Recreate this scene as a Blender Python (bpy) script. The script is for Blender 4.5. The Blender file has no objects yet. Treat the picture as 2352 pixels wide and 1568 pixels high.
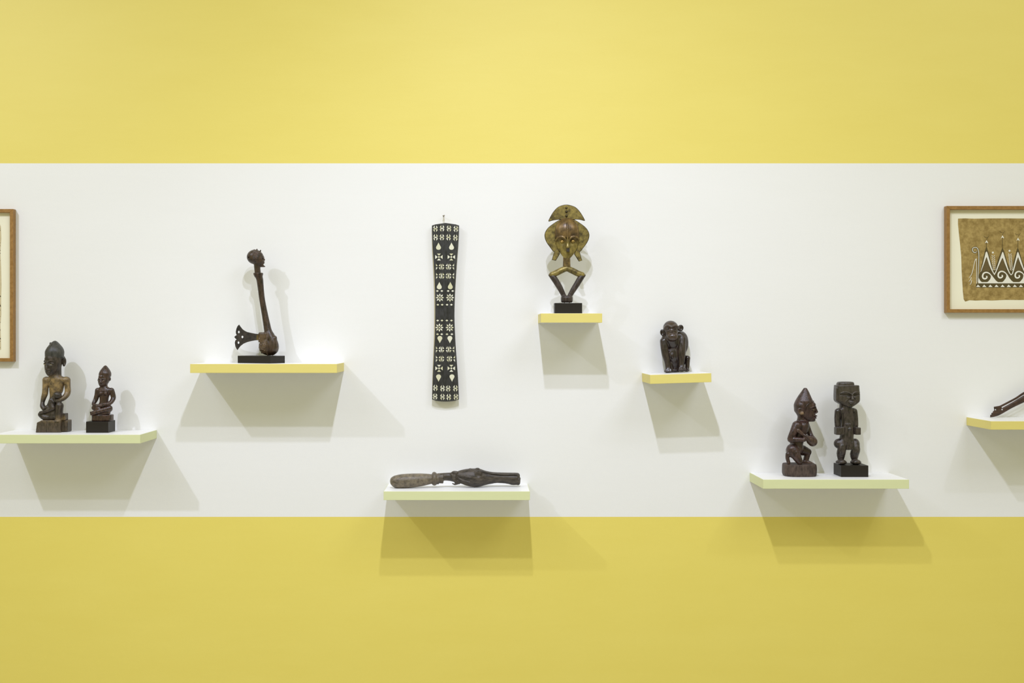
import bpy, bmesh, math, random
import numpy as np
from mathutils import Vector, Matrix

# ------------------------------------------------------------------ frame of reference
S = 0.002                      # metres on the wall per photograph pixel
CX, CY = 1110.0, 770.0         # the point of the wall straight in front of the lens
D = 5.41                       # camera to wall
SHELF_D = 0.26
Z0 = 0.14
scene = bpy.context.scene
col = scene.collection
def WX(px): return (px - 1176.0) * S
def WZ(py): return (1568.0 - py) * S + Z0

# ------------------------------------------------------------------ camera
cam_d = bpy.data.cameras.new('camera'); cam = bpy.data.objects.new('camera', cam_d); col.objects.link(cam)
cam.location = (WX(CX), -D, WZ(CY)); cam.rotation_euler = (math.pi / 2, 0, 0)
cam_d.sensor_width = 36.0; cam_d.lens = 36.0 * D / (2352 * S)
cam_d.shift_x = (1176 - CX) / 2352.0
cam_d.shift_y = -(784 - CY) / 2352.0
cam_d.clip_end = 100
scene.camera = cam

# ------------------------------------------------------------------ light
AMB = (1.0, 0.955, 0.52); AMB_S = 0.54
SPOT = (0.89, 0.93, 1.16)
world = bpy.data.worlds.new('world'); scene.world = world; world.use_nodes = True
bg = world.node_tree.nodes['Background']
bg.inputs[0].default_value = (*AMB, 1); bg.inputs[1].default_value = AMB_S

def spot(name, px, py, dist, tx, ty, watts, size=100, blend=1.0, radius=0.045, color=SPOT):
    l = bpy.data.lights.new(name, 'SPOT'); o = bpy.data.objects.new(name, l); col.objects.link(o)
    o.location = (WX(px), -dist, WZ(py))
    d = Vector((WX(tx), 0, WZ(ty))) - o.location
    o.rotation_euler = d.to_track_quat('-Z', 'Y').to_euler()
    l.energy = watts; l.spot_size = math.radians(size); l.spot_blend = blend
    l.shadow_soft_size = radius; l.color = color
    return o
spot('track_spot_a', -635, -697, 2.91, -529, 2600, 262, size=123)
spot('track_spot_b', 1095, -640, 3.29, 1400, 2600, 222, size=92)
spot('track_spot_c', 1093, -705, 2.74, 1450, 2200, 182, size=124)
spot('track_spot_d', 2760, -670, 3.00, 3371, 2600, 60, size=112)
def panel(name, px, py, dist, tx, ty, watts, size):
    l = bpy.data.lights.new(name, 'AREA'); o = bpy.data.objects.new(name, l); col.objects.link(o)
    o.location = (WX(px), -dist, WZ(py)); d = Vector((WX(tx), 0, WZ(ty))) - o.location
    o.rotation_euler = d.to_track_quat('-Z', 'Y').to_euler()
    l.energy = watts; l.shape = 'SQUARE'; l.size = size; l.color = SPOT
    return o
panel('fill_light_right', 2700, -1100, 4.2, 2350, 1700, 72, 2.2)  # added soft fill, no known fixture, to brighten the right of the wall
panel('fill_light_left', -700, -1100, 4.2, -50, 1700, 43, 2.2)  # second added fill, likewise no fixture, lifts the left end

scene.view_settings.view_transform = 'Standard'
scene.view_settings.look = 'None'
scene.view_settings.gamma = 1.0
scene.view_settings.use_curve_mapping = False
scene.view_settings.exposure = 0.0

# ------------------------------------------------------------------ materials
def srgb(r, g, b):
    f = lambda c: c / 12.92 if c <= 0.04045 else ((c + 0.055) / 1.055) ** 2.4
    return (f(r / 255), f(g / 255), f(b / 255), 1)

def newmat(name):
    m = bpy.data.materials.new(name); m.use_nodes = True
    nt = m.node_tree; return m, nt, nt.nodes['Principled BSDF']

def noise(nt, coord, scale, detail=4, rough=0.55, stretch=None):
    src = coord
    if stretch:
        mp = nt.nodes.new('ShaderNodeMapping'); mp.inputs['Scale'].default_value = stretch
        nt.links.new(coord, mp.inputs[0]); src = mp.outputs[0]
    n = nt.nodes.new('ShaderNodeTexNoise'); n.inputs['Scale'].default_value = scale
    n.inputs['Detail'].default_value = detail; n.inputs['Roughness'].default_value = rough
    nt.links.new(src, n.inputs['Vector']); return n.outputs['Fac']

def ramp(nt, fac, p0, p1, c0=(0, 0, 0, 1), c1=(1, 1, 1, 1)):
    r = nt.nodes.new('ShaderNodeValToRGB'); e = r.color_ramp.elements
    e[0].position = p0; e[0].color = c0; e[1].position = p1; e[1].color = c1
    nt.links.new(fac, r.inputs[0]); return r.outputs[0]

def mix(nt, fac, a, b):
    m = nt.nodes.new('ShaderNodeMix'); m.data_type = 'RGBA'
    if isinstance(fac, (int, float)): m.inputs[0].default_value = fac
    else: nt.links.new(fac, m.inputs[0])
    for v, i in ((a, 6), (b, 7)):
        if isinstance(v, tuple): m.inputs[i].default_value = v
        else: nt.links.new(v, m.inputs[i])
    return m.outputs[2]

def math_node(nt, op, a, b):
    m = nt.nodes.new('ShaderNodeMath'); m.operation = op
    for v, i in ((a, 0), (b, 1)):
        if isinstance(v, (int, float)): m.inputs[i].default_value = v
        else: nt.links.new(v, m.inputs[i])
    return m.outputs[0]

def bump(nt, bsdf, height, strength, dist):
    b = nt.nodes.new('ShaderNodeBump'); b.inputs['Strength'].default_value = strength
    b.inputs['Distance'].default_value = dist
    nt.links.new(height, b.inputs['Height']); nt.links.new(b.outputs[0], bsdf.inputs['Normal'])

def objcoord(nt):
    return nt.nodes.new('ShaderNodeTexCoord').outputs['Object']

def paint(name, c, rough=0.5, spec=0.4, vary=0.03, sc=6.0):
    m, nt, b = newmat(name); co = objcoord(nt)
    f = noise(nt, co, sc, 3, 0.5, (1, 1, 6))
    lo = tuple(x * (1 - vary) for x in c[:3]) + (1,)
    nt.links.new(mix(nt, f, lo, c), b.inputs['Base Color'])
    b.inputs['Roughness'].default_value = rough; b.inputs['Specular IOR Level'].default_value = spec
    f2 = noise(nt, co, 240, 2, 0.5); bump(nt, b, f2, 0.08, 0.001)
    return m

def wood(name, dark, light, rough=0.38, spec=0.5, patch=None, patch_amt=1.0, sc=34.0, grain=(3.2, 3.2, 1.0), bumpk=0.35, wear=0.25):
    """carved wood: two tones by grain, lighter worn edges, and a second tone (patch) where the 'patch' attribute is set"""
    m, nt, b = newmat(name); co = objcoord(nt)
    f = ramp(nt, noise(nt, co, sc, 6, 0.62, grain), 0.36, 0.68)
    c = mix(nt, f, dark, light)
    if patch is not None:
        at = nt.nodes.new('ShaderNodeAttribute'); at.attribute_name = 'patch'
        nf = ramp(nt, noise(nt, co, 55, 6, 0.7), 0.30, 0.62)
        fac = math_node(nt, 'MULTIPLY', at.outputs['Fac'], nf)
        fac = math_node(nt, 'MULTIPLY', fac, patch_amt)
        c = mix(nt, fac, c, patch)
    g = nt.nodes.new('ShaderNodeNewGeometry')
    w = ramp(nt, g.outputs['Pointiness'], 0.51, 0.60)
    c = mix(nt, math_node(nt, 'MULTIPLY', w, wear), c, tuple(min(1, x * 3.2 + 0.02) for x in light[:3]) + (1,))
    nt.links.new(c, b.inputs['Base Color'])
    rr = nt.nodes.new('ShaderNodeMapRange'); nt.links.new(f, rr.inputs[0])
    rr.inputs[3].default_value = rough - 0.08; rr.inputs[4].default_value = rough + 0.12
    nt.links.new(rr.outputs[0], b.inputs['Roughness']); b.inputs['Specular IOR Level'].default_value = spec
    bump(nt, b, noise(nt, co, sc * 3.0, 5, 0.6, grain), bumpk, 0.003)
    return m

def metal(name, dark, light, metallic=0.7, rough=0.4):
    m, nt, b = newmat(name); co = objcoord(nt)
    f = ramp(nt, noise(nt, co, 38, 8, 0.68), 0.36, 0.66)
    nt.links.new(mix(nt, f, dark, light), b.inputs['Base Color'])
    b.inputs['Metallic'].default_value = metallic; b.inputs['Roughness'].default_value = rough
    bump(nt, b, noise(nt, co, 90, 5, 0.6), 0.35, 0.002)
    return m

WHITE = (0.86, 0.86, 0.845, 1)
YEL = (0.80, 0.66, 0.165, 1)
def wall_material():
    m, nt, b = newmat('painted_wall')
    g = nt.nodes.new('ShaderNodeNewGeometry'); sp = nt.nodes.new('ShaderNodeSeparateXYZ')
    nt.links.new(g.outputs['Position'], sp.inputs[0]); z = sp.outputs[2]
    up = math_node(nt, 'GREATER_THAN', z, WZ(375)); dn = math_node(nt, 'LESS_THAN', z, WZ(1186.5))
    band = math_node(nt, 'ADD', up, dn)
    co = g.outputs['Position']
    f = noise(nt, co, 2.2, 4, 0.55, (1, 1, 3.5))
    yel = mix(nt, f, (0.80, 0.66, 0.105, 1), (0.84, 0.705, 0.135, 1))
    wh = mix(nt, f, (0.845, 0.845, 0.83, 1), (0.87, 0.87, 0.86, 1))
    nt.links.new(mix(nt, band, wh, yel), b.inputs['Base Color'])
    b.inputs['Roughness'].default_value = 0.58; b.inputs['Specular IOR Level'].default_value = 0.5; b.inputs['IOR'].default_value = 1.85
    h = math_node(nt, 'ADD', noise(nt, co, 300, 2, 0.5), noise(nt, co, 7, 3, 0.5, (1, 1, 5)))
    bump(nt, b, h, 0.12, 0.002)
    return m

M = {}
M['wall'] = wall_material()
M['floor'] = paint('grey_floor', (0.42, 0.41, 0.38, 1), 0.5)
M['shelf_white'] = paint('shelf_white', (0.88, 0.88, 0.87, 1), 0.45)
M['green'] = paint('edge_green', (0.73, 0.76, 0.43, 1), 0.5, vary=0.06, sc=14)
M['yellow'] = paint('edge_yellow', (0.80, 0.69, 0.21, 1), 0.5, vary=0.06, sc=14)
M['black'] = paint('stand_black', (0.017, 0.013, 0.009, 1), 0.45, 0.3, 0.2, 20)
M['figure1'] = wood('dark_wood_ochre', (0.014, 0.010, 0.007, 1), (0.070, 0.050, 0.034, 1), 0.36, 0.55, patch=(0.29, 0.195, 0.078, 1))
M['cap1'] = wood('grey_black_wood', (0.022, 0.023, 0.021, 1), (0.07, 0.066, 0.055, 1), 0.4)
M['figure2'] = wood('red_brown_wood', (0.020, 0.010, 0.007, 1), (0.075, 0.036, 0.022, 1), 0.26, 0.6)
M['pale_eye'] = paint('pale_eye', (0.34, 0.29, 0.15, 1), 0.4, 0.5)
M['axe'] = wood('axe_wood', (0.012, 0.007, 0.005, 1), (0.068, 0.036, 0.020, 1), 0.28, 0.55, patch=(0.125, 0.078, 0.036, 1))
M['iron'] = metal('old_iron', (0.018, 0.015, 0.013, 1), (0.065, 0.052, 0.04, 1), 0.4, 0.55)
M['brass'] = metal('old_brass', (0.075, 0.055, 0.018, 1), (0.36, 0.28, 0.075, 1), 0.35, 0.40)
M['brass_brown'] = metal('brown_brass', (0.055, 0.034, 0.018, 1), (0.26, 0.18, 0.06, 1), 0.4, 0.30)
M['bright_brass'] = metal('bright_brass', (0.42, 0.26, 0.05, 1), (0.75, 0.52, 0.16, 1), 0.4, 0.35)
M['brass_rim'] = metal('dark_brass', (0.03, 0.022, 0.012, 1), (0.11, 0.08, 0.032, 1), 0.4, 0.38)
M['kota_wood'] = wood('kota_wood', (0.022, 0.015, 0.012, 1), (0.075, 0.052, 0.042, 1), 0.36, 0.5)
M['monkey'] = wood('monkey_wood', (0.012, 0.007, 0.006, 1), (0.043, 0.026, 0.020, 1), 0.24, 0.65, bumpk=0.18, patch=(0.12, 0.075, 0.05, 1))
M['club'] = wood('club_wood', (0.022, 0.017, 0.013, 1), (0.090, 0.072, 0.054, 1), 0.36, 0.45, patch=(0.22, 0.18, 0.12, 1), grain=(1, 3, 3))
M['kneel'] = wood('kneeling_wood', (0.018, 0.008, 0.007, 1), (0.078, 0.040, 0.032, 1), 0.27, 0.55, patch=(0.30, 0.20, 0.11, 1))
M['kneel_base'] = wood('kneeling_base_wood', (0.035, 0.024, 0.020, 1), (0.105, 0.074, 0.058, 1), 0.55, 0.3)
M['stander'] = wood('standing_wood', (0.013, 0.010, 0.008, 1), (0.070, 0.052, 0.042, 1), 0.28, 0.55, patch=(0.060, 0.048, 0.034, 1))
M['board_face'] = wood('black_board', (0.018, 0.018, 0.018, 1), (0.040, 0.040, 0.040, 1), 0.42, 0.45, bumpk=0.12, wear=0.1)
M['board_back'] = paint('pale_board', (0.52, 0.46, 0.27, 1), 0.6)
def pearl_material():
    m, nt, b = newmat('pearl_inlay')
    oi = nt.nodes.new('ShaderNodeObjectInfo')
    c = mix(nt, oi.outputs['Random'], (0.62, 0.60, 0.38, 1), (0.84, 0.83, 0.70, 1))
    nt.links.new(c, b.inputs['Base Color']); b.inputs['Roughness'].default_value = 0.28
    return m
M['pearl'] = pearl_material()
M['oak'] = wood('frame_oak', (0.27, 0.135, 0.032, 1), (0.38, 0.205, 0.055, 1), 0.45, 0.4, sc=22, grain=(3, 3, 3), bumpk=0.05, wear=0.0)
M['mat'] = paint('cream_mount', (0.90, 0.87, 0.68, 1), 0.8, 0.2)
M['bark_brown'] = wood('bark_cloth_brown', (0.26, 0.178, 0.056, 1), (0.46, 0.335, 0.125, 1), 0.85, 0.1, sc=26, grain=(2, 2, 2), wear=0.0)
M['bark_shade'] = paint('bark_cloth_shade', (0.165, 0.122, 0.052, 1), 0.85, 0.1, 0.2, 20)
M['bark_cream'] = paint('bark_cloth_cream', (0.68, 0.58, 0.36, 1), 0.85, 0.1, 0.2, 20)
M['print_white'] = paint('print_white', (0.82, 0.80, 0.70, 1), 0.8, 0.1)
M['print_dark'] = paint('print_dark', (0.11, 0.085, 0.035, 1), 0.8, 0.1)
M['print_black'] = paint('print_black', (0.05, 0.045, 0.035, 1), 0.8, 0.1)
M['tool'] = wood('tool_wood', (0.022, 0.010, 0.006, 1), (0.080, 0.037, 0.021, 1), 0.35, 0.5, grain=(1, 3, 3))
M['steel'] = metal('steel_pin', (0.25, 0.22, 0.18, 1), (0.45, 0.4, 0.33, 1), 0.8, 0.4)
M['string'] = paint('string', (0.55, 0.50, 0.38, 1), 0.9, 0.1)

# ------------------------------------------------------------------ objects
def obj(name, me, mat, parent=None, loc=(0, 0, 0), label=None):
    o = bpy.data.objects.new(name, me); col.objects.link(o); o.location = loc
    if mat is not None and len(me.materials) == 0: me.materials.append(M[mat] if isinstance(mat, str) else mat)
    if parent: o.parent = parent
    if label: o['label'] = label
    return o

def thing(name, label, cat, loc, rotz=0.0, roty=0.0, group=None):
    o = bpy.data.objects.new(name, None); col.objects.link(o)
    o.empty_display_size = 0.05
    o.location = loc; o.rotation_euler = (0, roty, rotz); o['label'] = label; o['category'] = cat
    if group: o['group'] = group
    return o

def struct(o): o['kind'] = 'structure'; return o

def smooth(me, on=True):
    me.polygons.foreach_set('use_smooth', np.full(len(me.polygons), on)); return me

def box_mesh(name, x0, x1, y0, y1, z0, z1, bev=0.0, seg=2):
    bm = bmesh.new(); bmesh.ops.create_cube(bm, size=1)
    for v in bm.verts:
        v.co = Vector((x0 if v.co.x < 0 else x1, y0 if v.co.y < 0 else y1, z0 if v.co.z < 0 else z1))
    if bev: bmesh.ops.bevel(bm, geom=bm.edges[:], offset=bev, segments=seg, profile=0.6, affect='EDGES')
    me = bpy.data.meshes.new(name); bm.to_mesh(me); bm.free(); return me

def prism_mesh(name, pts, y0, y1):
    """polygon pts (x, z) as a slab between y0 (front, towards the viewer, smaller) and y1"""
    n = len(pts)
    area = sum(pts[i][0] * pts[(i + 1) % n][1] - pts[(i + 1) % n][0] * pts[i][1] for i in range(n))
    if area < 0: pts = pts[::-1]
    vs = [(x, y0, z) for x, z in pts] + [(x, y1, z) for x, z in pts]
    fs = [tuple(range(n)), tuple(range(2 * n - 1, n - 1, -1))]
    fs += [(i + n, (i + 1) % n + n, (i + 1) % n, i) for i in range(n)]
    me = bpy.data.meshes.new(name); me.from_pydata(vs, [], fs); me.update(); return me

def tube_mesh(name, pts, radii, seg=10, closed=False):
    pts = [Vector(p) for p in pts]
    if isinstance(radii, (int, float)): radii = [radii] * len(pts)
    n = len(pts); vs = []; fs = []
    ref = Vector((0, 1, 0))
    for i, p in enumerate(pts):
        a = pts[(i - 1) % n] if (closed or i > 0) else p
        b = pts[(i + 1) % n] if (closed or i < n - 1) else p
        t = (b - a).normalized()
        u = t.cross(ref)
        if u.length < 1e-4: u = t.cross(Vector((1, 0, 0)))
        u.normalize(); w = t.cross(u)
        for k in range(seg):
            an = 2 * math.pi * k / seg
            vs.append(p + (u * math.cos(an) + w * math.sin(an)) * radii[i])
    m = n if closed else n - 1
    for i in range(m):
        j = (i + 1) % n
        for k in range(seg):
            l = (k + 1) % seg
            fs.append((i * seg + k, j * seg + k, j * seg + l, i * seg + l))
    if not closed:
        fs.append(tuple(range(seg))); fs.append(tuple((n - 1) * seg + k for k in range(seg - 1, -1, -1)))
    me = bpy.data.meshes.new(name); me.from_pydata(vs, [], fs); me.update()
    bm = bmesh.new(); bm.from_mesh(me); bmesh.ops.recalc_face_normals(bm, faces=bm.faces[:]); bm.to_mesh(me); bm.free()
    return smooth(me)

def ball_mesh(name, c, r, seg=20):
    bm = bmesh.new(); bmesh.ops.create_uvsphere(bm, u_segments=seg, v_segments=seg // 2 + 2, radius=1)
    for v in bm.verts: v.co = Vector((c[0] + v.co.x * r[0], c[1] + v.co.y * r[1], c[2] + v.co.z * r[2]))
    me = bpy.data.meshes.new(name); bm.to_mesh(me); bm.free(); return smooth(me)

def plate_mesh(name, outer, holes, y0, y1):
    cu = bpy.data.curves.new('tmp', 'CURVE'); cu.dimensions = '2D'; cu.fill_mode = 'BOTH'; cu.extrude = abs(y1 - y0) / 2
    for ring in [outer] + holes:
        sp = cu.splines.new('POLY'); sp.points.add(len(ring) - 1); sp.use_cyclic_u = True
        for p, (x, z) in zip(sp.points, ring): p.co = (x, z, 0, 1)
    o = bpy.data.objects.new('tmp', cu); col.objects.link(o)
    dg = bpy.context.evaluated_depsgraph_get(); me = bpy.data.meshes.new_from_object(o.evaluated_get(dg))
    bpy.data.objects.remove(o); bpy.data.curves.remove(cu); me.name = name
    ym = (y0 + y1) / 2
    for v in me.vertices: v.co = Vector((v.co.x, ym - v.co.z, v.co.y))
    me.materials.clear(); return me

# ------------------------------------------------------------------ carving: smooth-union solids turned into one surface
def catmull(rows, n=8):
    """resample rows (first column monotone) with a smooth curve"""
    a = np.array(rows, float); out = []
    for i in range(len(a) - 1):
        p0 = a[max(i - 1, 0)]; p1 = a[i]; p2 = a[i + 1]; p3 = a[min(i + 2, len(a) - 1)]
        for t in np.linspace(0, 1, n, endpoint=False):
            out.append(0.5 * ((2 * p1) + (-p0 + p2) * t + (2 * p0 - 5 * p1 + 4 * p2 - p3) * t * t + (-p0 + 3 * p1 - 3 * p2 + p3) * t ** 3))
    out.append(a[-1]); return np.array(out)

class Carve:
    """solids in photograph-crop units: x right, z DOWN, w towards the viewer"""
    def __init__(s, k=14): s.ops = []; s.k = k
    def _add(s, fn, lo, hi, k, mode): s.ops.append((fn, np.array(lo, float), np.array(hi, float), s.k if k is None else k, mode)); return s
    def cone(s, a, b, r1, r2=None, k=None, mode='u'):        # a, b = (x, z, w)
        r2 = r1 if r2 is None else r2
        a = np.array(a, float); b = np.array(b, float); ab = b - a; L = max(ab @ ab, 1e-6)
        def fn(X, Z, W):
            t = np.clip(((X - a[0]) * ab[0] + (Z - a[1]) * ab[1] + (W - a[2]) * ab[2]) / L, 0, 1)
            return np.sqrt((X - a[0] - t * ab[0]) ** 2 + (Z - a[1] - t * ab[1]) ** 2 + (W - a[2] - t * ab[2]) ** 2) - (r1 + (r2 - r1) * t)
        R = max(r1, r2); return s._add(fn, np.minimum(a, b) - R, np.maximum(a, b) + R, k, mode)
    def chain(s, pts, k=None, mode='u'):                      # pts = (x, z, w, r)
        if len(pts) > 2: pts = [tuple(q[1:]) for q in catmull([(i, *p) for i, p in enumerate(pts)], 3)]
        A = np.array(pts, float)
        def fn(X, Z, W):
            best = None
            for a, b in zip(A[:-1], A[1:]):
                ab = b[:3] - a[:3]; L = max(ab @ ab, 1e-6)
                t = np.clip(((X - a[0]) * ab[0] + (Z - a[1]) * ab[1] + (W - a[2]) * ab[2]) / L, 0, 1)
                d = np.sqrt((X - a[0] - t * ab[0]) ** 2 + (Z - a[1] - t * ab[1]) ** 2 + (W - a[2] - t * ab[2]) ** 2) - (a[3] + (b[3] - a[3]) * t)
                best = d if best is None else np.minimum(best, d)
            return best
        r = A[:, 3:4]; return s._add(fn, (A[:, :3] - r).min(0), (A[:, :3] + r).max(0), k, mode)
    def ell(s, c, r, a=0.0, b=0.0, k=None, mode='u'):         # a in-plane angle, b yaw (degrees)
        ca, sa = math.cos(math.radians(a)), math.sin(math.radians(a)); cb, sb = math.cos(math.radians(b)), math.sin(math.radians(b))
        def fn(X, Z, W):
            x, z, w = X - c[0], Z - c[1], W - c[2]
            x, w = x * cb - w * sb, x * sb + w * cb
            x, z = x * ca + z * sa, -x * sa + z * ca
            k0 = np.sqrt((x / r[0]) ** 2 + (z / r[1]) ** 2 + (w / r[2]) ** 2)
            k1 = np.sqrt((x / r[0] ** 2) ** 2 + (z / r[1] ** 2) ** 2 + (w / r[2] ** 2) ** 2) + 1e-9
            return k0 * (k0 - 1) / k1
        R = np.full(3, max(r)); return s._add(fn, np.array(c) - R, np.array(c) + R, k, mode)
    def box(s, c, h, rnd=4, a=0.0, b=0.0, k=None, mode='u'):
        ca, sa = math.cos(math.radians(a)), math.sin(math.radians(a)); cb, sb = math.cos(math.radians(b)), math.sin(math.radians(b))
        def fn(X, Z, W):
            x, z, w = X - c[0], Z - c[1], W - c[2]
            x, w = x * cb - w * sb, x * sb + w * cb
            x, z = x * ca + z * sa, -x * sa + z * ca
            qx, qz, qw = np.abs(x) - h[0] + rnd, np.abs(z) - h[1] + rnd, np.abs(w) - h[2] + rnd
            return np.sqrt(np.maximum(qx, 0) ** 2 + np.maximum(qz, 0) ** 2 + np.maximum(qw, 0) ** 2) + np.minimum(np.maximum(qx, np.maximum(qz, qw)), 0) - rnd
        R = np.full(3, np.linalg.norm(h)); return s._add(fn, np.array(c) - R, np.array(c) + R, k, mode)
    def loft(s, rows, k=None, mode='u', p=2.0, axis='z', yaw=0.0):
        """rows = (z, centre x, centre w, radius x, radius w) along z, or with axis 'x' (x, centre z, centre w, radius z, radius w)"""
        t = catmull(sorted(rows)); t[:, 3:] = np.maximum(t[:, 3:], 1.0)
        cb, sb = math.cos(math.radians(yaw)), math.sin(math.radians(yaw))
        def fn(X, Z, W):
            A, B = (Z, X) if axis == 'z' else (X, Z)
            g = lambda i: np.interp(A, t[:, 0], t[:, i]).astype(np.float32)
            r1, r2 = g(3), g(4); u, v = B - g(1), W - g(2)
            if yaw: u, v = u * cb - v * sb, u * sb + v * cb
            q = (np.abs(u / r1) ** p + np.abs(v / r2) ** p) ** (1.0 / p)
            d = (q - 1) * np.minimum(r1, r2) * 0.9
            e = np.maximum(t[0, 0] - A, A - t[-1, 0])
            return np.maximum(d, e + 0 * d)
        c1, r1 = t[:, 1], np.maximum(t[:, 3], t[:, 4] if yaw else 0); r2 = np.maximum(t[:, 4], t[:, 3] if yaw else 0)
        lo = [(c1 - r1).min(), t[0, 0], (t[:, 2] - r2).min()]; hi = [(c1 + r1).max(), t[-1, 0], (t[:, 2] + r2).max()]
        if axis == 'x': lo = [lo[1], lo[0], lo[2]]; hi = [hi[1], hi[0], hi[2]]
        return s._add(fn, lo, hi, k, mode)
    def mesh(s, name, h, u, anchor, patch=None, flat=1.0):
        """u metres per unit, anchor (x, z) of the local origin"""
        us = [o for o in s.ops if o[4] == 'u']
        lo = np.min([o[1] for o in us], 0) - 4 * h; hi = np.max([o[2] for o in us], 0) + 4 * h
        n = np.ceil((hi - lo) / h).astype(int) + 1
        G = [(lo[i] + h * np.arange(n[i])).astype(np.float32) for i in range(3)]
        F = np.full(tuple(n), 1e3, np.float32)
        for fn, a, b, k, mode in s.ops:
            pad = k + 5 * h
            i0 = np.clip(np.floor((a - pad - lo) / h).astype(int), 0, n - 1); i1 = np.clip(np.ceil((b + pad - lo) / h).astype(int) + 1, 1, n)
            sl = tuple(slice(i0[i], i1[i]) for i in range(3))
            X = G[0][sl[0]][:, None, None]; Z = G[1][sl[1]][None, :, None]; W = G[2][sl[2]][None, None, :]
            d = fn(X, Z, W).astype(np.float32); d = np.broadcast_to(d, F[sl].shape); A = F[sl]
            if mode == 'u':
                hh = np.maximum(k - np.abs(A - d), 0) / max(k, 1e-6); F[sl] = np.minimum(A, d) - hh * hh * k * 0.25
            else:
                d = -d; hh = np.maximum(k - np.abs(A - d), 0) / max(k, 1e-6); F[sl] = np.maximum(A, d) + hh * hh * k * 0.25
        V, Q = nets(F)
        V = V * h + lo
        me = bpy.data.meshes.new(name)
        P = np.stack([(V[:, 0] - anchor[0]) * u, -V[:, 2] * u * flat, (anchor[1] - V[:, 1]) * u], 1).astype(np.float32)
        me.vertices.add(len(P)); me.vertices.foreach_set('co', P.ravel())
        me.loops.add(len(Q) * 4); me.loops.foreach_set('vertex_index', Q.ravel().astype(np.int32))
        me.polygons.add(len(Q)); me.polygons.foreach_set('loop_start', np.arange(0, len(Q) * 4, 4, dtype=np.int32))
        me.update(calc_edges=True); me.validate()
        if patch is not None:
            at = me.attributes.new('patch', 'FLOAT', 'POINT'); at.data.foreach_set('value', patch(V[:, 0], V[:, 1], V[:, 2]).astype(np.float32))
        return smooth(me)

def nets(F):
    ins = F < 0
    nx, ny, nz = F.shape
    cnt = np.zeros((nx - 1, ny - 1, nz - 1), np.int8)
    for a in (0, 1):
        for b in (0, 1):
            for c in (0, 1): cnt += ins[a:nx - 1 + a, b:ny - 1 + b, c:nz - 1 + c]
    act = (cnt > 0) & (cnt < 8)
    ijk = np.argwhere(act); idx = np.full(act.shape, -1, np.int32); idx[act] = np.arange(len(ijk))
    pos = np.zeros((len(ijk), 3)); num = np.zeros(len(ijk))
    cs = [(a, b, c) for a in (0, 1) for b in (0, 1) for c in (0, 1)]
    val = {c: F[ijk[:, 0] + c[0], ijk[:, 1] + c[1], ijk[:, 2] + c[2]] for c in cs}
    for c in cs:
        for ax in range(3):
            if c[ax]: continue
            e = list(c); e[ax] = 1; e = tuple(e); va, vb = val[c], val[e]
            m = (va < 0) != (vb < 0); t = va[m] / (va[m] - vb[m])
            base = np.tile(np.array(c, float), (m.sum(), 1)); base[:, ax] += t
            pos[m] += base; num[m] += 1
    V = ijk + pos / num[:, None]
    quads = []
    for ax in range(3):
        o1, o2 = [(1, 2), (2, 0), (0, 1)][ax]
        sa = [slice(None)] * 3; sb = [slice(None)] * 3
        sa[ax] = slice(0, F.shape[ax] - 1); sb[ax] = slice(1, F.shape[ax])
        ch = ins[tuple(sa)] != ins[tuple(sb)]
        e = np.argwhere(ch)
        ok = (e[:, o1] > 0) & (e[:, o2] > 0) & (e[:, o1] < F.shape[o1] - 1) & (e[:, o2] < F.shape[o2] - 1); e = e[ok]
        q = []
        for d1, d2 in ((-1, -1), (0, -1), (0, 0), (-1, 0)):
            f = e.copy(); f[:, o1] += d1; f[:, o2] += d2; q.append(idx[f[:, 0], f[:, 1], f[:, 2]])
        q = np.stack(q, 1); fl = ins[e[:, 0], e[:, 1], e[:, 2]]
        # crop axes (x, z down, w) map to world by (x, -w, -z): a rotation is (x,z,w)->(x,-w,-z) with det -1, so flip
        q[fl] = q[fl][:, ::-1]
        quads.append(q)
    Q = np.concatenate(quads); 
    return V, Q[:, ::-1] if FLIP else Q
FLIP = True

class Frame:
    """a turned head: local (x right, z down, w forward) to crop units"""
    def __init__(s, x, z, w, yaw): s.o = (x, z, w); s.c = math.cos(math.radians(yaw)); s.s = math.sin(math.radians(yaw)); s.yaw = yaw
    def __call__(s, x, z, w): return (s.o[0] + x * s.c + w * s.s, s.o[1] + z, s.o[2] - x * s.s + w * s.c)

class Place:
    """a thing seen in a crop (origin ox, oy, scale sc), its w = 0 plane y0 metres in front of the wall"""
    def __init__(s, ox, oy, sc, y0, ax, az, ztop=None):
        s.f = (D - y0) / D; s.u = s.f * S / sc; s.anchor = (ax, az)
        ix, iy = ox + ax / sc, oy + az / sc
        s.loc = (WX(CX + (ix - CX) * s.f), -y0, WZ(CY + (iy - CY) * s.f) if ztop is None else ztop)
    def P(s, x, z, w=0.0): return ((x - s.anchor[0]) * s.u, -w * s.u, (s.anchor[1] - z) * s.u)
    def Q(s, x, z): return ((x - s.anchor[0]) * s.u, (s.anchor[1] - z) * s.u)
    def box(s, name, x0, x1, z0, z1, w0, w1, bev=0.0012):
        a = s.P(x0, z1, w1); b = s.P(x1, z0, w0)
        return box_mesh(name, a[0], b[0], a[1], b[1], a[2], b[2], bev)
    def ball(s, name, c, r, seg=20): return ball_mesh(name, s.P(*c), (r[0] * s.u, r[2] * s.u, r[1] * s.u), seg)
    def tube(s, name, pts, r, seg=10, closed=False):
        rr = [x * s.u for x in r] if isinstance(r, (list, tuple)) else r * s.u
        return tube_mesh(name, [s.P(*p) for p in pts], rr, seg, closed)

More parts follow.
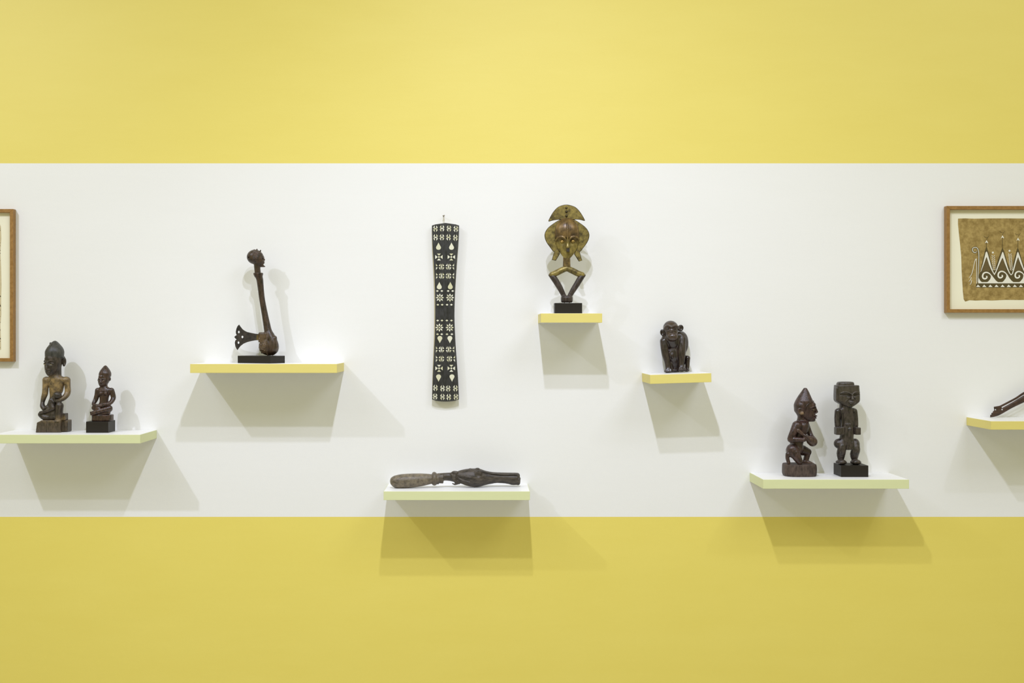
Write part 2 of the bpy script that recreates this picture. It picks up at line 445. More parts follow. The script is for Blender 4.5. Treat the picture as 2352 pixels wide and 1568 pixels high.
# ------------------------------------------------------------------ the setting
wm = box_mesh('wall', -5.5, 5.5, 0.0, 0.2, 0.0, 5.6)
struct(obj('wall_back', wm, 'wall'))
fm = box_mesh('floor', -5.5, 5.5, -8.0, 0.2, -0.1, 0.0)
struct(obj('floor', fm, 'floor'))

# ------------------------------------------------------------------ shelves
def shelf(x0, x1, zt, zb, paintc, label, roll=0.0):
    """true wall pixels: left, right, top, bottom"""
    xm = (x0 + x1) / 2; hw = (x1 - x0) / 2 * S; th = (zb - zt) * S; t = 0.0016
    r = thing('wall_shelf', label, 'shelf', (WX(xm), 0, WZ(zb)), roty=roll, group='painted wall shelves')
    obj('board', box_mesh('board', -hw + t, hw - t, -SHELF_D + t, -0.0005, 0, th, 0.0008), 'shelf_white', r)
    obj('front_edging', box_mesh('front_edging', -hw, hw, -SHELF_D, -SHELF_D + t, -0.0002, th - 0.0004, 0.0010), paintc, r)
    obj('side_edging', box_mesh('side_edging', -hw, -hw + t, -SHELF_D + t, -0.0005, -0.0002, th - 0.0004, 0.0008), paintc, r)
    obj('side_edging', box_mesh('side_edging', hw - t, hw, -SHELF_D + t, -0.0005, -0.0002, th - 0.0004, 0.0008), paintc, r)
    return WZ(zt)
TOP1 = shelf(34, 360, 987, 1006, 'green', 'pale green edged wall shelf carrying the mother and child carving and small seated figure')
TOP2 = shelf(469, 790, 832.3, 852, 'yellow', 'long yellow edged wall shelf under the ceremonial axe')
TOP3 = shelf(892, 1212, 1110.8, 1130, 'green', 'lowest pale green edged wall shelf with the carved wooden club lying on it')
TOP4 = shelf(1236, 1370, 721.8, 742, 'yellow', 'short yellow edged wall shelf, highest, under the brass mask figure')
ROLL = math.radians(-1.7)
TOP5 = shelf(1475, 1609, 854.3, 874, 'yellow', 'short tilted yellow edged wall shelf under the carved monkey', roll=ROLL)
TOP6 = shelf(1722, 2041, 1085, 1105, 'green', 'pale green edged wall shelf carrying the kneeling and the standing figure')
TOP7 = shelf(2220, 2545, 957.5, 976, 'yellow', 'yellow edged wall shelf cut off by the right side of the picture')

# ------------------------------------------------------------------ framed works
def poly_part(name, pl, pts, w0, w1, mat, parent):
    return obj(name, prism_mesh(name, [pl.Q(x, z) for x, z in pts], -w1 * pl.u, -w0 * pl.u), mat, parent)

def stroke(pts, widths):
    """outline of a brush stroke along pts"""
    p = np.array(pts, float); n = len(p)
    w = np.array(widths if hasattr(widths, '__len__') else [widths] * n, float) / 2
    t = np.gradient(p, axis=0); t /= np.linalg.norm(t, axis=1)[:, None] + 1e-9
    nr = np.stack([-t[:, 1], t[:, 0]], 1) * w[:, None]
    return [tuple(q) for q in (p + nr)] + [tuple(q) for q in (p - nr)[::-1]]

def strip_mesh(name, pl, pts, widths, w):
    o = stroke(pts, widths); n = len(pts)
    vs = [(a, -w * pl.u, b) for a, b in (pl.Q(x, z) for x, z in o)]
    fs = [(i, i + 1, 2 * n - 2 - i, 2 * n - 1 - i) for i in range(n - 1)]
    me = bpy.data.meshes.new(name); me.from_pydata(vs, [], fs); me.update(); 
    bm = bmesh.new(); bm.from_mesh(me); bmesh.ops.recalc_face_normals(bm, faces=bm.faces[:])
    if sum(f.normal.y * f.calc_area() for f in bm.faces) > 0: bmesh.ops.reverse_faces(bm, faces=bm.faces[:])
    r = bmesh.ops.extrude_face_region(bm, geom=bm.faces[:])
    for v in [g for g in r['geom'] if isinstance(g, bmesh.types.BMVert)]: v.co.y -= 0.0006
    bmesh.ops.recalc_face_normals(bm, faces=bm.faces[:]); bm.to_mesh(me); bm.free()
    return me

def frame(pl, x0, x1, z0, z1, rail, depth, label):
    r = thing('picture_frame', label, 'picture frame', pl.loc)
    w0, w1 = 2, depth
    def rail_m(pts): return prism_mesh('rail', [pl.Q(*p) for p in pts], -w1 * pl.u, -w0 * pl.u)
    for pts in ([(x0, z0), (x1, z0), (x1 - rail, z0 + rail), (x0 + rail, z0 + rail)],
                [(x1, z0), (x1, z1), (x1 - rail, z1 - rail), (x1 - rail, z0 + rail)],
                [(x1, z1), (x0, z1), (x0 + rail, z1 - rail), (x1 - rail, z1 - rail)],
                [(x0, z1), (x0, z0), (x0 + rail, z0 + rail), (x0 + rail, z1 - rail)]):
        me = rail_m(pts)
        bm = bmesh.new(); bm.from_mesh(me); bmesh.ops.bevel(bm, geom=bm.edges[:], offset=0.0006, segments=1, affect='EDGES'); bm.to_mesh(me); bm.free()
        obj('frame_rail', me, 'oak', r)
    e = 0.35
    obj('mount', prism_mesh('mount', [pl.Q(*p) for p in ((x0 + rail - e, z0 + rail - e), (x1 - rail + e, z0 + rail - e), (x1 - rail + e, z1 - rail + e), (x0 + rail - e, z1 - rail + e))], -22 * pl.u, -w0 * pl.u), 'mat', r)
    return r

# right-hand picture: crop (2150,450) at 5.06, frame depth about 31 mm
k5 = 5.06
PR = Place(2150, 450, k5, 0.0, 92, 1358)
fr = thing_r = frame(PR, 92, 1180, 124, 1356, 40, 78, 'brown bark cloth with white spirals in an oak frame, at the right')
def RZ(x, z):     # the art lies 6 units in front of the wall; sizes as drawn
    return (x, z)
rnd = random.Random(4)
edge = [(247, 265), (330, 262), (430, 266), (600, 263), (800, 262), (1000, 264), (1115, 262), (1120, 420), (1112, 640), (1118, 860), (1110, 1050), (1100, 1205),
        (960, 1208), (800, 1206), (640, 1214), (560, 1210), (450, 1214), (380, 1210), (330, 1226), (312, 1200), (302, 1100), (296, 1000), (288, 860), (284, 700), (270, 560), (254, 410), (246, 330)]
cloth = poly_part('bark_cloth', PR, edge, 21.5, 24, 'bark_brown', fr)
NM = [0]
def smooth_line(pts, widths, n=5):
    w = list(widths) if hasattr(widths, '__len__') else [widths] * len(pts)
    if len(pts) < 3: return pts, w
    a = catmull([(i, x, z, q) for i, ((x, z), q) in enumerate(zip(pts, w))], n)
    return [(q[1], q[2]) for q in a], [q[3] for q in a]
def mark(pts, widths, mat='print_white', w=8.0, name='painted_mark'):
    NM[0] += 1; pts, widths = smooth_line(pts, widths) if len(pts) < 14 else (pts, widths)
    return obj(name, strip_mesh(name, PR, pts, widths, w + 16.2 + 0.15 * (NM[0] % 7)), mat, cloth)
def shape(pts, mat='print_white', w=8.0, name='painted_shape'):
    NM[0] += 1
    return poly_part(name, PR, pts, w + 15.0, w + 17.0 + 0.15 * (NM[0] % 7), mat, cloth)
def arc(cx, cz, r0, r1, a0, a1, n=26):
    out = []
    for i in range(n):
        t = i / (n - 1); a = math.radians(a0 + (a1 - a0) * t); r = r0 + (r1 - r0) * t
        out.append((cx + r * math.cos(a), cz + r * math.sin(a)))
    return out
T = lambda pts: [(151.8 + x * 0.3873, 455.4 + z * 0.3873) for x, z in pts]
TW = lambda w: [q * 0.3873 for q in w] if hasattr(w, '__len__') else w * 0.3873
def ring(cx, cz, r, n=14): return [(cx + r * math.cos(t), cz + r * math.sin(t)) for t in np.linspace(0, 2 * math.pi, n, endpoint=False)]
# dark ground with three peaks
shape(T([(905, 1110), (1045, 480), (1093, 330), (1140, 480), (1230, 800), (1322, 1080), (1420, 800), (1530, 480), (1570, 370), (1620, 480), (1720, 820), (1825, 1090), (1900, 820), (1990, 480), (2030, 370),
         (2075, 480), (2170, 800), (2290, 1110), (2440, 1110), (2440, 1572), (778, 1572), (778, 1460), (835, 1440), (858, 1280), (872, 1180)]), 'print_dark', 8.0)
for dx in (0, 478, 945): shape(T([(952 + dx, 1080), (1093 + dx, 690), (1205 + dx, 1040), (1160 + dx, 1095), (1075 + dx, 1070), (1000 + dx, 1085)]), 'bark_shade', 9.2)
up = [(912, 1112), (985, 870), (1068, 520), (1093, 495), (1115, 520), (1185, 760), (1245, 970), (1300, 1110), (1328, 1155), (1360, 1100), (1450, 840), (1530, 610), (1565, 515), (1580, 505), (1598, 530), (1660, 740), (1730, 980), (1790, 1130),
      (1825, 1180), (1860, 1150), (1900, 980), (1960, 740), (2010, 540), (2030, 505), (2050, 530), (2110, 700), (2200, 980), (2260, 1130), (2300, 1180)]
lo = [(932, 1085), (1010, 880), (1080, 680), (1093, 660), (1108, 690), (1165, 880), (1220, 1010), (1278, 1120), (1328, 1202), (1378, 1120), (1455, 930), (1538, 740), (1568, 680), (1590, 710), (1640, 850), (1710, 1020), (1770, 1145),
      (1825, 1208), (1882, 1160), (1925, 1010), (1985, 800), (2030, 675), (2040, 662), (2060, 720), (2120, 880), (2195, 1050), (2250, 1155), (2300, 1210)]
shape(T(up + lo[::-1]), 'print_white', 10.0, 'painted_zigzag')
shape(T([(850, 1410), (2440, 1410), (2440, 1446), (842, 1446)]), 'print_white', 10.2)
shape(T([(862, 1285), (846, 1430), (965, 1420), (905, 1370)]), 'print_white', 10.0)
for dx, dz in ((0, 0), (465, -30), (975, -25)):
    mark(T([(1290 + dx, 1300 + dz), (1215 + dx, 1190 + dz), (1150 + dx, 1137 + dz), (1075 + dx, 1118 + dz), (1005 + dx, 1150 + dz), (974 + dx, 1225 + dz), (992 + dx, 1290 + dz), (1045 + dx, 1310 + dz), (1096 + dx, 1282 + dz), (1102 + dx, 1240 + dz), (1070 + dx, 1236 + dz)]),
         TW([8, 26, 36, 40, 44, 46, 46, 46, 42, 34, 14]), 'print_white', 10.4, 'painted_spiral')
    shape(T([(1205 + dx, 1185 + dz), (1225 + dx, 1250 + dz), (1205 + dx, 1320 + dz), (1140 + dx, 1395 + dz / 2), (1080 + dx, 1422), (1450 + dx, 1422), (1380 + dx, 1370), (1310 + dx, 1285), (1250 + dx, 1205 + dz)]), 'print_white', 10.0)
for i in range(9):
    x = 783 + i * 183; shape(T([(x, 1556), (x + 55, 1486), (x + 125, 1556)]), 'print_white', 10.0)
hook = T([(795, 490), (765, 525), (715, 520), (675, 470), (680, 400), (745, 370), (810, 390), (845, 460), (862, 600), (858, 800), (850, 1000), (840, 1200), (836, 1405)])
mark(hook, TW(48), 'print_dark', 8.0); mark(hook, TW([8, 16, 18, 18, 18, 18, 18, 18, 17, 16, 16, 16, 16]), 'print_white', 10.0)
mark(T([(800, 1455), (795, 1300), (796, 1000), (793, 800), (780, 712), (745, 780), (715, 900), (680, 1060), (635, 1190), (565, 1290)]), TW([14, 14, 14, 14, 18, 16, 15, 15, 15, 8]), 'print_white', 10.0)
mark(T([(635, 1265), (612, 1340), (560, 1395)]), TW([16, 15, 8]), 'print_white', 10.0); mark(T([(646, 1355), (628, 1440), (590, 1495)]), TW([18, 16, 8]), 'print_white', 10.0)
for x, z, st in ((1093, 155, 345), (1571, 10, 375), (2036, 82, 375)):
    shape(T([(x - 48, z + 95), (x, z), (x + 44, z + 66), (x + 38, z + 96), (x, z + 58)]), 'print_white', 9.0)
    mark(T([(x - 2, z + 80), (x - 1, st)]), TW(12), 'print_dark', 8.0)
    mark(T([(x - 80, z - 140), (x - 48, z - 92), (x + 18, z - 88)]), TW([5, 9, 5]), 'print_dark', 8.0); mark(T([(x + 80, z - 140), (x + 20, z - 60), (x + 2, z - 18)]), TW([5, 10, 8]), 'print_dark', 8.0)
for cx, z0_, z1_, st in ((1283, 525, 1050, 57), (1783, 472, 1050, 46)):
    shape(T(ring(cx, z0_, 29)), 'print_white', 9.0)
    for n, z in enumerate(np.arange(z0_ + 85, z1_, st)):
        d = n * 4.5
        mark(T([(cx - 34 + d, z), (cx + 2 + d, z + 40)]), TW([20, 9]), 'print_white', 9.0); mark(T([(cx + 52 + d, z), (cx + 20 + d, z + 40)]), TW([20, 9]), 'print_white', 9.0)

# left-hand picture: crop (0,460) at 3.92
PL = Place(0, 460, 3.92, 0.0, 146, 1452)
fl = frame(PL, -980, 143, 84, 1450, 31, 60, 'cream bark cloth with black marks in an oak frame, at the left')
edge = [(-860, 200), (-500, 188), (-150, 196), (0, 190), (16, 240), (20, 340), (12, 470), (18, 600), (22, 760), (18, 900), (20, 1020), (12, 1120), (16, 1240), (18, 1340), (-10, 1352), (-300, 1345), (-860, 1350)]
cloth_l = poly_part('bark_cloth', PL, edge, 21.5, 24, 'bark_cream', fl)
def mark_l(pts, wd): return obj('painted_mark', strip_mesh('painted_mark', PL, pts, wd, 24.2), 'print_black', cloth_l)
for z, kind in ((245, 0), (285, 1), (370, 0), (395, 0), (465, 1), (490, 1), (530, 0), (850, 2), (940, 3), (1000, 1), (1030, 0), (1110, 1), (1150, 0), (1180, 1), (1230, 2), (1280, 1), (1310, 0)):
    if kind == 0: mark_l([(-60, z - 30), (-20, z - 12), (12, z + 16)], [5, 5, 4])
    elif kind == 1: mark_l([(-60, z + 26), (-25, z + 10), (14, z - 14)], [6, 5, 4])
    elif kind == 2: mark_l([(-60, z), (-20, z - 20), (14, z + 18)], [14, 12, 10])
    else: poly_part('painted_shape', PL, [(-12, z + 16), (4, z - 26), (18, z + 16)], 23.5, 25, 'print_black', cloth_l)

# ------------------------------------------------------------------ inlaid board hung on the wall
kb = 6.533
PB = Place(960, 480, kb, 0.02, 405, 2884)
board = thing('inlaid_panel', 'tall black waisted panel inlaid with cream shell motifs, hung on a nail', 'wall panel', PB.loc)
LX = [(240, 212), (300, 212), (450, 217), (600, 224), (800, 238), (1000, 250), (1200, 258), (1400, 261), (1560, 261), (1700, 260), (1900, 256), (2100, 246), (2300, 236), (2500, 226), (2700, 218), (2860, 214)]
RX = [(240, 618), (300, 617), (450, 610), (600, 600), (800, 583), (1000, 570), (1200, 558), (1400, 551), (1560, 548), (1700, 550), (1900, 558), (2100, 570), (2300, 585), (2500, 600), (2700, 610), (2860, 616)]
def lxf(z): return float(np.interp(z, [a for a, b in LX], [b for a, b in LX]))
def rxf(z): return float(np.interp(z, [a for a, b in RX], [b for a, b in RX]))
def panel_mesh(name, dl, dr, w0, w1, ridge, zt=0, zb=0):
    zs = list(np.linspace(240, 2862, 46)); vs = []; fs = []
    nc = 9
    for w_is_front in (1, 0):
        for z in zs:
            a, b = lxf(z) + dl(z), rxf(z) + dr(z)
            for j in range(nc):
                t = j / (nc - 1); x = a + (b - a) * t
                zz = z
                if z < 262: zz = z - 27 * (1 - abs(2 * t - 1)) + (10 if j in (0, nc - 1) else 0)
                if z > 2840: zz = z + 22 * (1 - (2 * t - 1) ** 2) - (10 if j in (0, nc - 1) else 0)
                w = (w1 + ridge * (1 - abs(2 * t - 1))) if w_is_front else w0
                vs.append(PB.P(x, zz, w))
    N = len(zs) * nc
    for i in range(len(zs) - 1):
        for j in range(nc - 1):
            p = i * nc + j
            fs.append((p, p + nc, p + nc + 1, p + 1)); fs.append((N + p, N + p + 1, N + p + nc + 1, N + p + nc))
        fs.append((i * nc, N + i * nc, N + (i + 1) * nc, (i + 1) * nc)); q = i * nc + nc - 1
        fs.append((q, q + nc, N + q + nc, N + q))
    for j in range(nc - 1):
        fs.append((j, j + 1, N + j + 1, N + j)); q = (len(zs) - 1) * nc + j; fs.append((q, N + q, N + q + 1, q + 1))
    me = bpy.data.meshes.new(name); me.from_pydata(vs, [], fs); me.update()
    bm = bmesh.new(); bm.from_mesh(me); bmesh.ops.recalc_face_normals(bm, faces=bm.faces[:]); bm.to_mesh(me); bm.free(); return me
obj('backing', panel_mesh('backing', lambda z: -2 - 13 * max(0, 1 - ((z - 1550) / 1250) ** 2), lambda z: -16, -30, 22, 0), 'board_back', board, label='pale wooden back of the panel')
obj('front_panel', panel_mesh('front_panel', lambda z: 0, lambda z: 0, 22.2, 40, 12), 'board_face', board)
PIECES = {}
def piece(key, pts, x, z, sx=1, sz=1):
    kk = (key, sx, sz)
    if kk not in PIECES:
        q = [(px * sx * PB.u, -pz * sz * PB.u) for px, pz in pts]
        PIECES[kk] = prism_mesh('inlay', q, -3.0 * PB.u, 4.0 * PB.u)
    a, b = lxf(z), rxf(z); t = (x - a) / (b - a); w = 40 + 12 * (1 - abs(2 * t - 1))
    obj('inlay', PIECES[kk], 'pearl', board, PB.P(x, z, w))
circ = lambda r, n=12: [(r * math.cos(2 * math.pi * i / n), r * math.sin(2 * math.pi * i / n)) for i in range(n)]
lens_h = [(-33, 0), (-15, -7), (0, -9), (15, -7), (33, 0), (15, 7), (0, 9), (-15, 7)]
lens_v = [(0, -46), (6, -24), (9, 0), (6, 24), (0, 46), (-6, 24), (-9, 0), (-6, -24)]
tri = [(-17, 15), (9, 19), (9, -20)]                 # small corner triangle
drop = [(0, -55), (9, -36), (22, -12), (34, 8), (37, 22), (33, 38), (22, 49), (8, 54), (-8, 54), (-22, 49), (-33, 38), (-37, 22), (-34, 8), (-22, -12), (-9, -36)]
diam = [(-21, 0), (-9, -8), (0, -15), (9, -8), (21, 0), (9, 8), (0, 15), (-9, 8)]
wedge_t = [(-29, -14), (29, -14), (4, 13), (-4, 13)]
wedge_l = [(-18, -30), (-18, 30), (14, 4), (14, -4)]
def motif_h(x, z):
    piece('lens_h', lens_h, x, z)
    for sx in (1, -1):
        for sz in (1, -1): piece('tri', tri, x - sx * 20, z - sz * 30, sx, sz)
def motif_v(x, z, side):
    piece('lens_v', lens_v, x, z)
    for sx in (1, -1):
        for sz in (1, -1): piece('tri', tri, x - sx * 26, z - sz * 27, sx, sz)
    for sz in (1, -1): piece('tri', tri, x + side * 74, z - sz * 27, side, sz)
def motif_q(x, z):
    piece('dot', circ(14), x, z); piece('wt', wedge_t, x, z - 37); piece('wt', wedge_t, x, z + 37, 1, -1)
    piece('wl', wedge_l, x - 37, z); piece('wl', wedge_l, x + 37, z, -1, 1)
def rosette(x, z):
    piece('dot_s', circ(12), x, z)
    for i in range(8):
        a = i * math.pi / 4; base = [(0, -62 if i % 2 == 0 else -66), (9, -48), (11, -36), (0, -18), (-11, -36), (-9, -48)]
        p = [(px * math.cos(a) - pz * math.sin(a), px * math.sin(a) + pz * math.cos(a)) for px, pz in base]
        cx_, cz_ = np.mean(p, 0); piece('petal%d' % i, [(px - cx_, pz - cz_) for px, pz in p], x + cx_, z + cz_)
for x, z in ((264, 299), (363, 294), (467, 296), (570, 302), (267, 428), (361, 428), (460, 428), (563, 434)): motif_h(x, z)
for x, z in ((264, 1243), (370, 1250), (455, 1252), (563, 1250), (259, 1372), (370, 1378), (463, 1380), (570, 1378)): motif_h(x, z + 1437)
for x, z in ((310, 560), (505, 560), (322, 1150), (487, 1150)): piece('drop', drop, x, z)
for x, z in ((330, 520), (480, 520), (311, 1095), (512, 1095)): piece('drop', drop, x, z + 1437, 1, -1)
for x, z in ((316, 722), (502, 722), (318, 2387), (502, 2387)): motif_q(x, z)
for x, z, sd in ((355, 868, -1), (460, 868, 1), (357, 1005, -1), (460, 1005, 1), (354, 2105, -1), (462, 2105, 1), (354, 2245, -1), (474, 2245, 1)): motif_v(x, z, sd)
for x, z in ((330, 1330), (482, 1330), (323, 1777), (477, 1777)): rosette(x, z)
for z, xs in ((1230, (293, 360, 455, 522)), (1436, (300, 365, 438, 503)), (1672, (297, 362, 435, 504)), (1877, (295, 358, 437, 510))):
    for x in xs: piece('diam', diam, x, z)
nail = thing('nail', 'small bent nail in the wall above the inlaid panel', 'nail', PB.P(380, 112)[0:0] or (PB.loc[0] + PB.P(384, 112)[0], 0, PB.loc[2] + PB.P(384, 112)[2]))
obj('shank', tube_mesh('shank', [(0, -0.001, 0), (0.002, -0.022, 0.003)], 0.0018, 8), 'steel', nail)
obj('head', tube_mesh('head', [(-0.003, -0.022, 0.002), (0.005, -0.024, 0.005)], 0.0032, 10), 'steel', nail)
obj('hanging_loop', PB.tube('hanging_loop', [(372, 118, 2), (384, 165, 20), (390, 214, 30), (394, 214, 30), (396, 165, 20), (396, 118, 2)], 2.0, 6), 'string', board)

# ------------------------------------------------------------------ mother and child carving (left shelf)
def figure_mother():
    p = Place(60, 760, 6.272, 0.105, 400, 1458, TOP1)
    r = thing('mother_and_child_statue', 'wooden mother with pointed cap and ochre torso nursing a child', 'statue', p.loc)
    H = Frame(394, 480, 0, -18)
    g = Carve(16)
    # trunk
    g.loft([(650, 425, -5, 70, 60), (672, 428, -5, 118, 72), (705, 430, -5, 142, 80), (760, 432, -5, 116, 80), (820, 435, -5, 104, 78), (880, 430, -5, 94, 75), (950, 415, -5, 72, 72), (1020, 402, -5, 80, 82), (1100, 395, 0, 104, 95), (1200, 395, 0, 130, 108), (1262, 395, 0, 140, 108)])
    g.cone((430, 555, -15), (425, 680, -8), 70, 78)
    g.ell((300, 715, -5), (60, 52, 58)); g.ell((570, 715, -5), (60, 52, 58))
    g.chain([(284, 715, -5, 49), (280, 800, 0, 44), (276, 900, 8, 43), (262, 960, 20, 38), (250, 1035, 38, 29), (258, 1085, 55, 36), (285, 1120, 70, 33)], 12)
    g.chain([(588, 715, -5, 47), (596, 800, 0, 43), (602, 895, 12, 42), (570, 960, 55, 38), (505, 1003, 100, 30), (452, 1008, 108, 22)], 12)
    for i in range(4): g.cone((455 + i * 24, 995, 128), (462 + i * 24, 1018, 126), 11, k=4)
    # breast line and navel
    g.cone((408, 730, 88), (405, 900, 78), 5, 5, 8, 's')
    # legs
    g.chain([(470, 1165, 20, 66), (515, 1080, 95, 56)]); g.chain([(515, 1078, 95, 55), (508, 1190, 102, 46), (500, 1262, 100, 40)], 10)
    g.ell((497, 1286, 118), (50, 24, 44), k=8); g.box((560, 1240, 10), (28, 50, 70), 10)
    g.chain([(400, 1195, 25, 72), (250, 1208, 55, 46)]); g.chain([(232, 1205, 55, 40), (300, 1245, 66, 46), (430, 1250, 68, 42)], 8)
    for i in range(4): g.cone((470 + 18 * i, 1292, 148), (470 + 18 * i, 1298, 162), 8, k=3)
    # head
    g.loft([(330, 405, 0, 122, 130), (400, 402, 0, 122, 132), (460, 397, 5, 122, 132), (520, 390, 10, 115, 126), (575, 380, 18, 96, 110), (620, 374, 24, 72, 88), (648, 372, 26, 48, 62), (662, 372, 26, 20, 30)], k=18)
    g.ell(H(0, -75, 95), (70, 40, 40), b=H.yaw, k=22)
    for sx in (-1, 1):
        g.ell(H(sx * 54, -10, 128), (38, 26, 22), b=H.yaw + sx * 22, k=10, mode='s')
        g.ell(H(sx * 52, -4, 106), (33, 20, 20), b=H.yaw, k=4)
        g.chain([(*H(sx * 16, -32, 132), 9), (*H(sx * 50, -52, 122), 9), (*H(sx * 88, -34, 92), 8)], 6)
        g.chain([(*H(sx * 26, -4, 124), 4), (*H(sx * 52, -16, 122), 5), (*H(sx * 82, -4, 104), 4)], 4)
    g.chain([(*H(0, -35, 128), 13), (*H(0, 40, 148), 16), (*H(0, 72, 150), 20)], 8)
    for sx in (-1, 1): g.ell(H(sx * 20, 80, 138), (14, 11, 14), k=6)
    g.ell(H(0, 100, 112), (44, 34, 24), b=H.yaw, k=16); g.ell(H(0, 118, 126), (42, 9, 12), b=H.yaw, k=6); g.ell(H(0, 136, 120), (36, 9, 12), b=H.yaw, k=6)
    g.chain([(*H(-40, 130, 112), 3), (*H(0, 126, 136), 4), (*H(40, 130, 112), 3)], 3, 's')
    g.ell((545, 455, -15), (26, 64, 34), a=6, k=8); g.ell((556, 452, 12), (14, 44, 20), a=6, k=6, mode='s')
    g.ell((282, 415, -40), (18, 40, 24), k=8)
    def patch(x, z, w):
        m = np.clip((z - 625) / 60, 0, 1) * np.clip((1010 - z) / 110, 0, 1)
        m = np.maximum(m, 0.55 * np.clip((z - 1200) / 60, 0, 1) * np.clip((x - 440) / 40, 0, 1))
        return np.clip(m * np.clip((w + 30) / 60, 0.35, 1), 0, 1)
    obj('figure', g.mesh('figure', 4.5, p.u, p.anchor, patch), 'figure1', r)
    c = Carve(10)
    c.loft([(402, 405, -8, 118, 126), (380, 405, -8, 128, 137), (350, 406, -8, 131, 140), (300, 408, -8, 131, 138), (250, 411, -8, 110, 118), (205, 411, -8, 76, 84), (170, 411, -8, 44, 50), (150, 412, -8, 18, 22), (146, 412, -8, 6, 8)])
    c.cone((352, 185, 0), (365, 215, 10), 16, 20)
    c.ell((480, 420, -70), (60, 70, 70))
    obj('cap', c.mesh('cap', 4.5, p.u, p.anchor), 'cap1', r, label='tall dark pointed cap')
    for sx in (-1, 1):
        obj('eye', p.ball('eye', H(sx * 52, 7, 109), (27, 8, 17)), 'pale_eye', r, label='pale half closed eye')
    b = Carve(10)
    b.ell((488, 925, 100), (60, 52, 56), a=20)
    b.ell((470, 905, 148), (6, 5, 5), k=3)
    b.chain([(440, 965, 95, 36), (395, 1025, 92, 42), (410, 1090, 98, 42)]); b.chain([(420, 1110, 102, 40), (340, 1150, 108, 27), (245, 1176, 100, 22)], 10)
    b.chain([(400, 985, 118, 20), (440, 1020, 128, 17)], 8); b.ell((342, 1100, 95), (34, 34, 30)); b.ell((400, 1003, 128), (24, 26, 18))
    obj('child', b.mesh('child', 4.5, p.u, p.anchor), 'figure1', r, label='small child lying across the lap')
    # block the figure sits on: a hewn slab with a notch towards its right end
    s = Carve(8)
    s.box((365, 1370, 20), (182, 88, 130), 12); s.box((560, 1372, -30), (58, 84, 90), 12)
    s.box((190, 1290, 30), (70, 30, 160), 4, a=-24, k=6, mode='s'); s.cone((420, 1290, 152), (420, 1450, 152), 7, k=6, mode='s')
    s.box((180, 1380, 30), (22, 110, 170), 4, a=7, k=6, mode='s')
    obj('base', s.mesh('base', 5, p.u, p.anchor, lambda x, z, w: 0.45 * np.clip((1330 - z) / 60, 0, 1) + 0.12), 'figure1', r)
figure_mother()

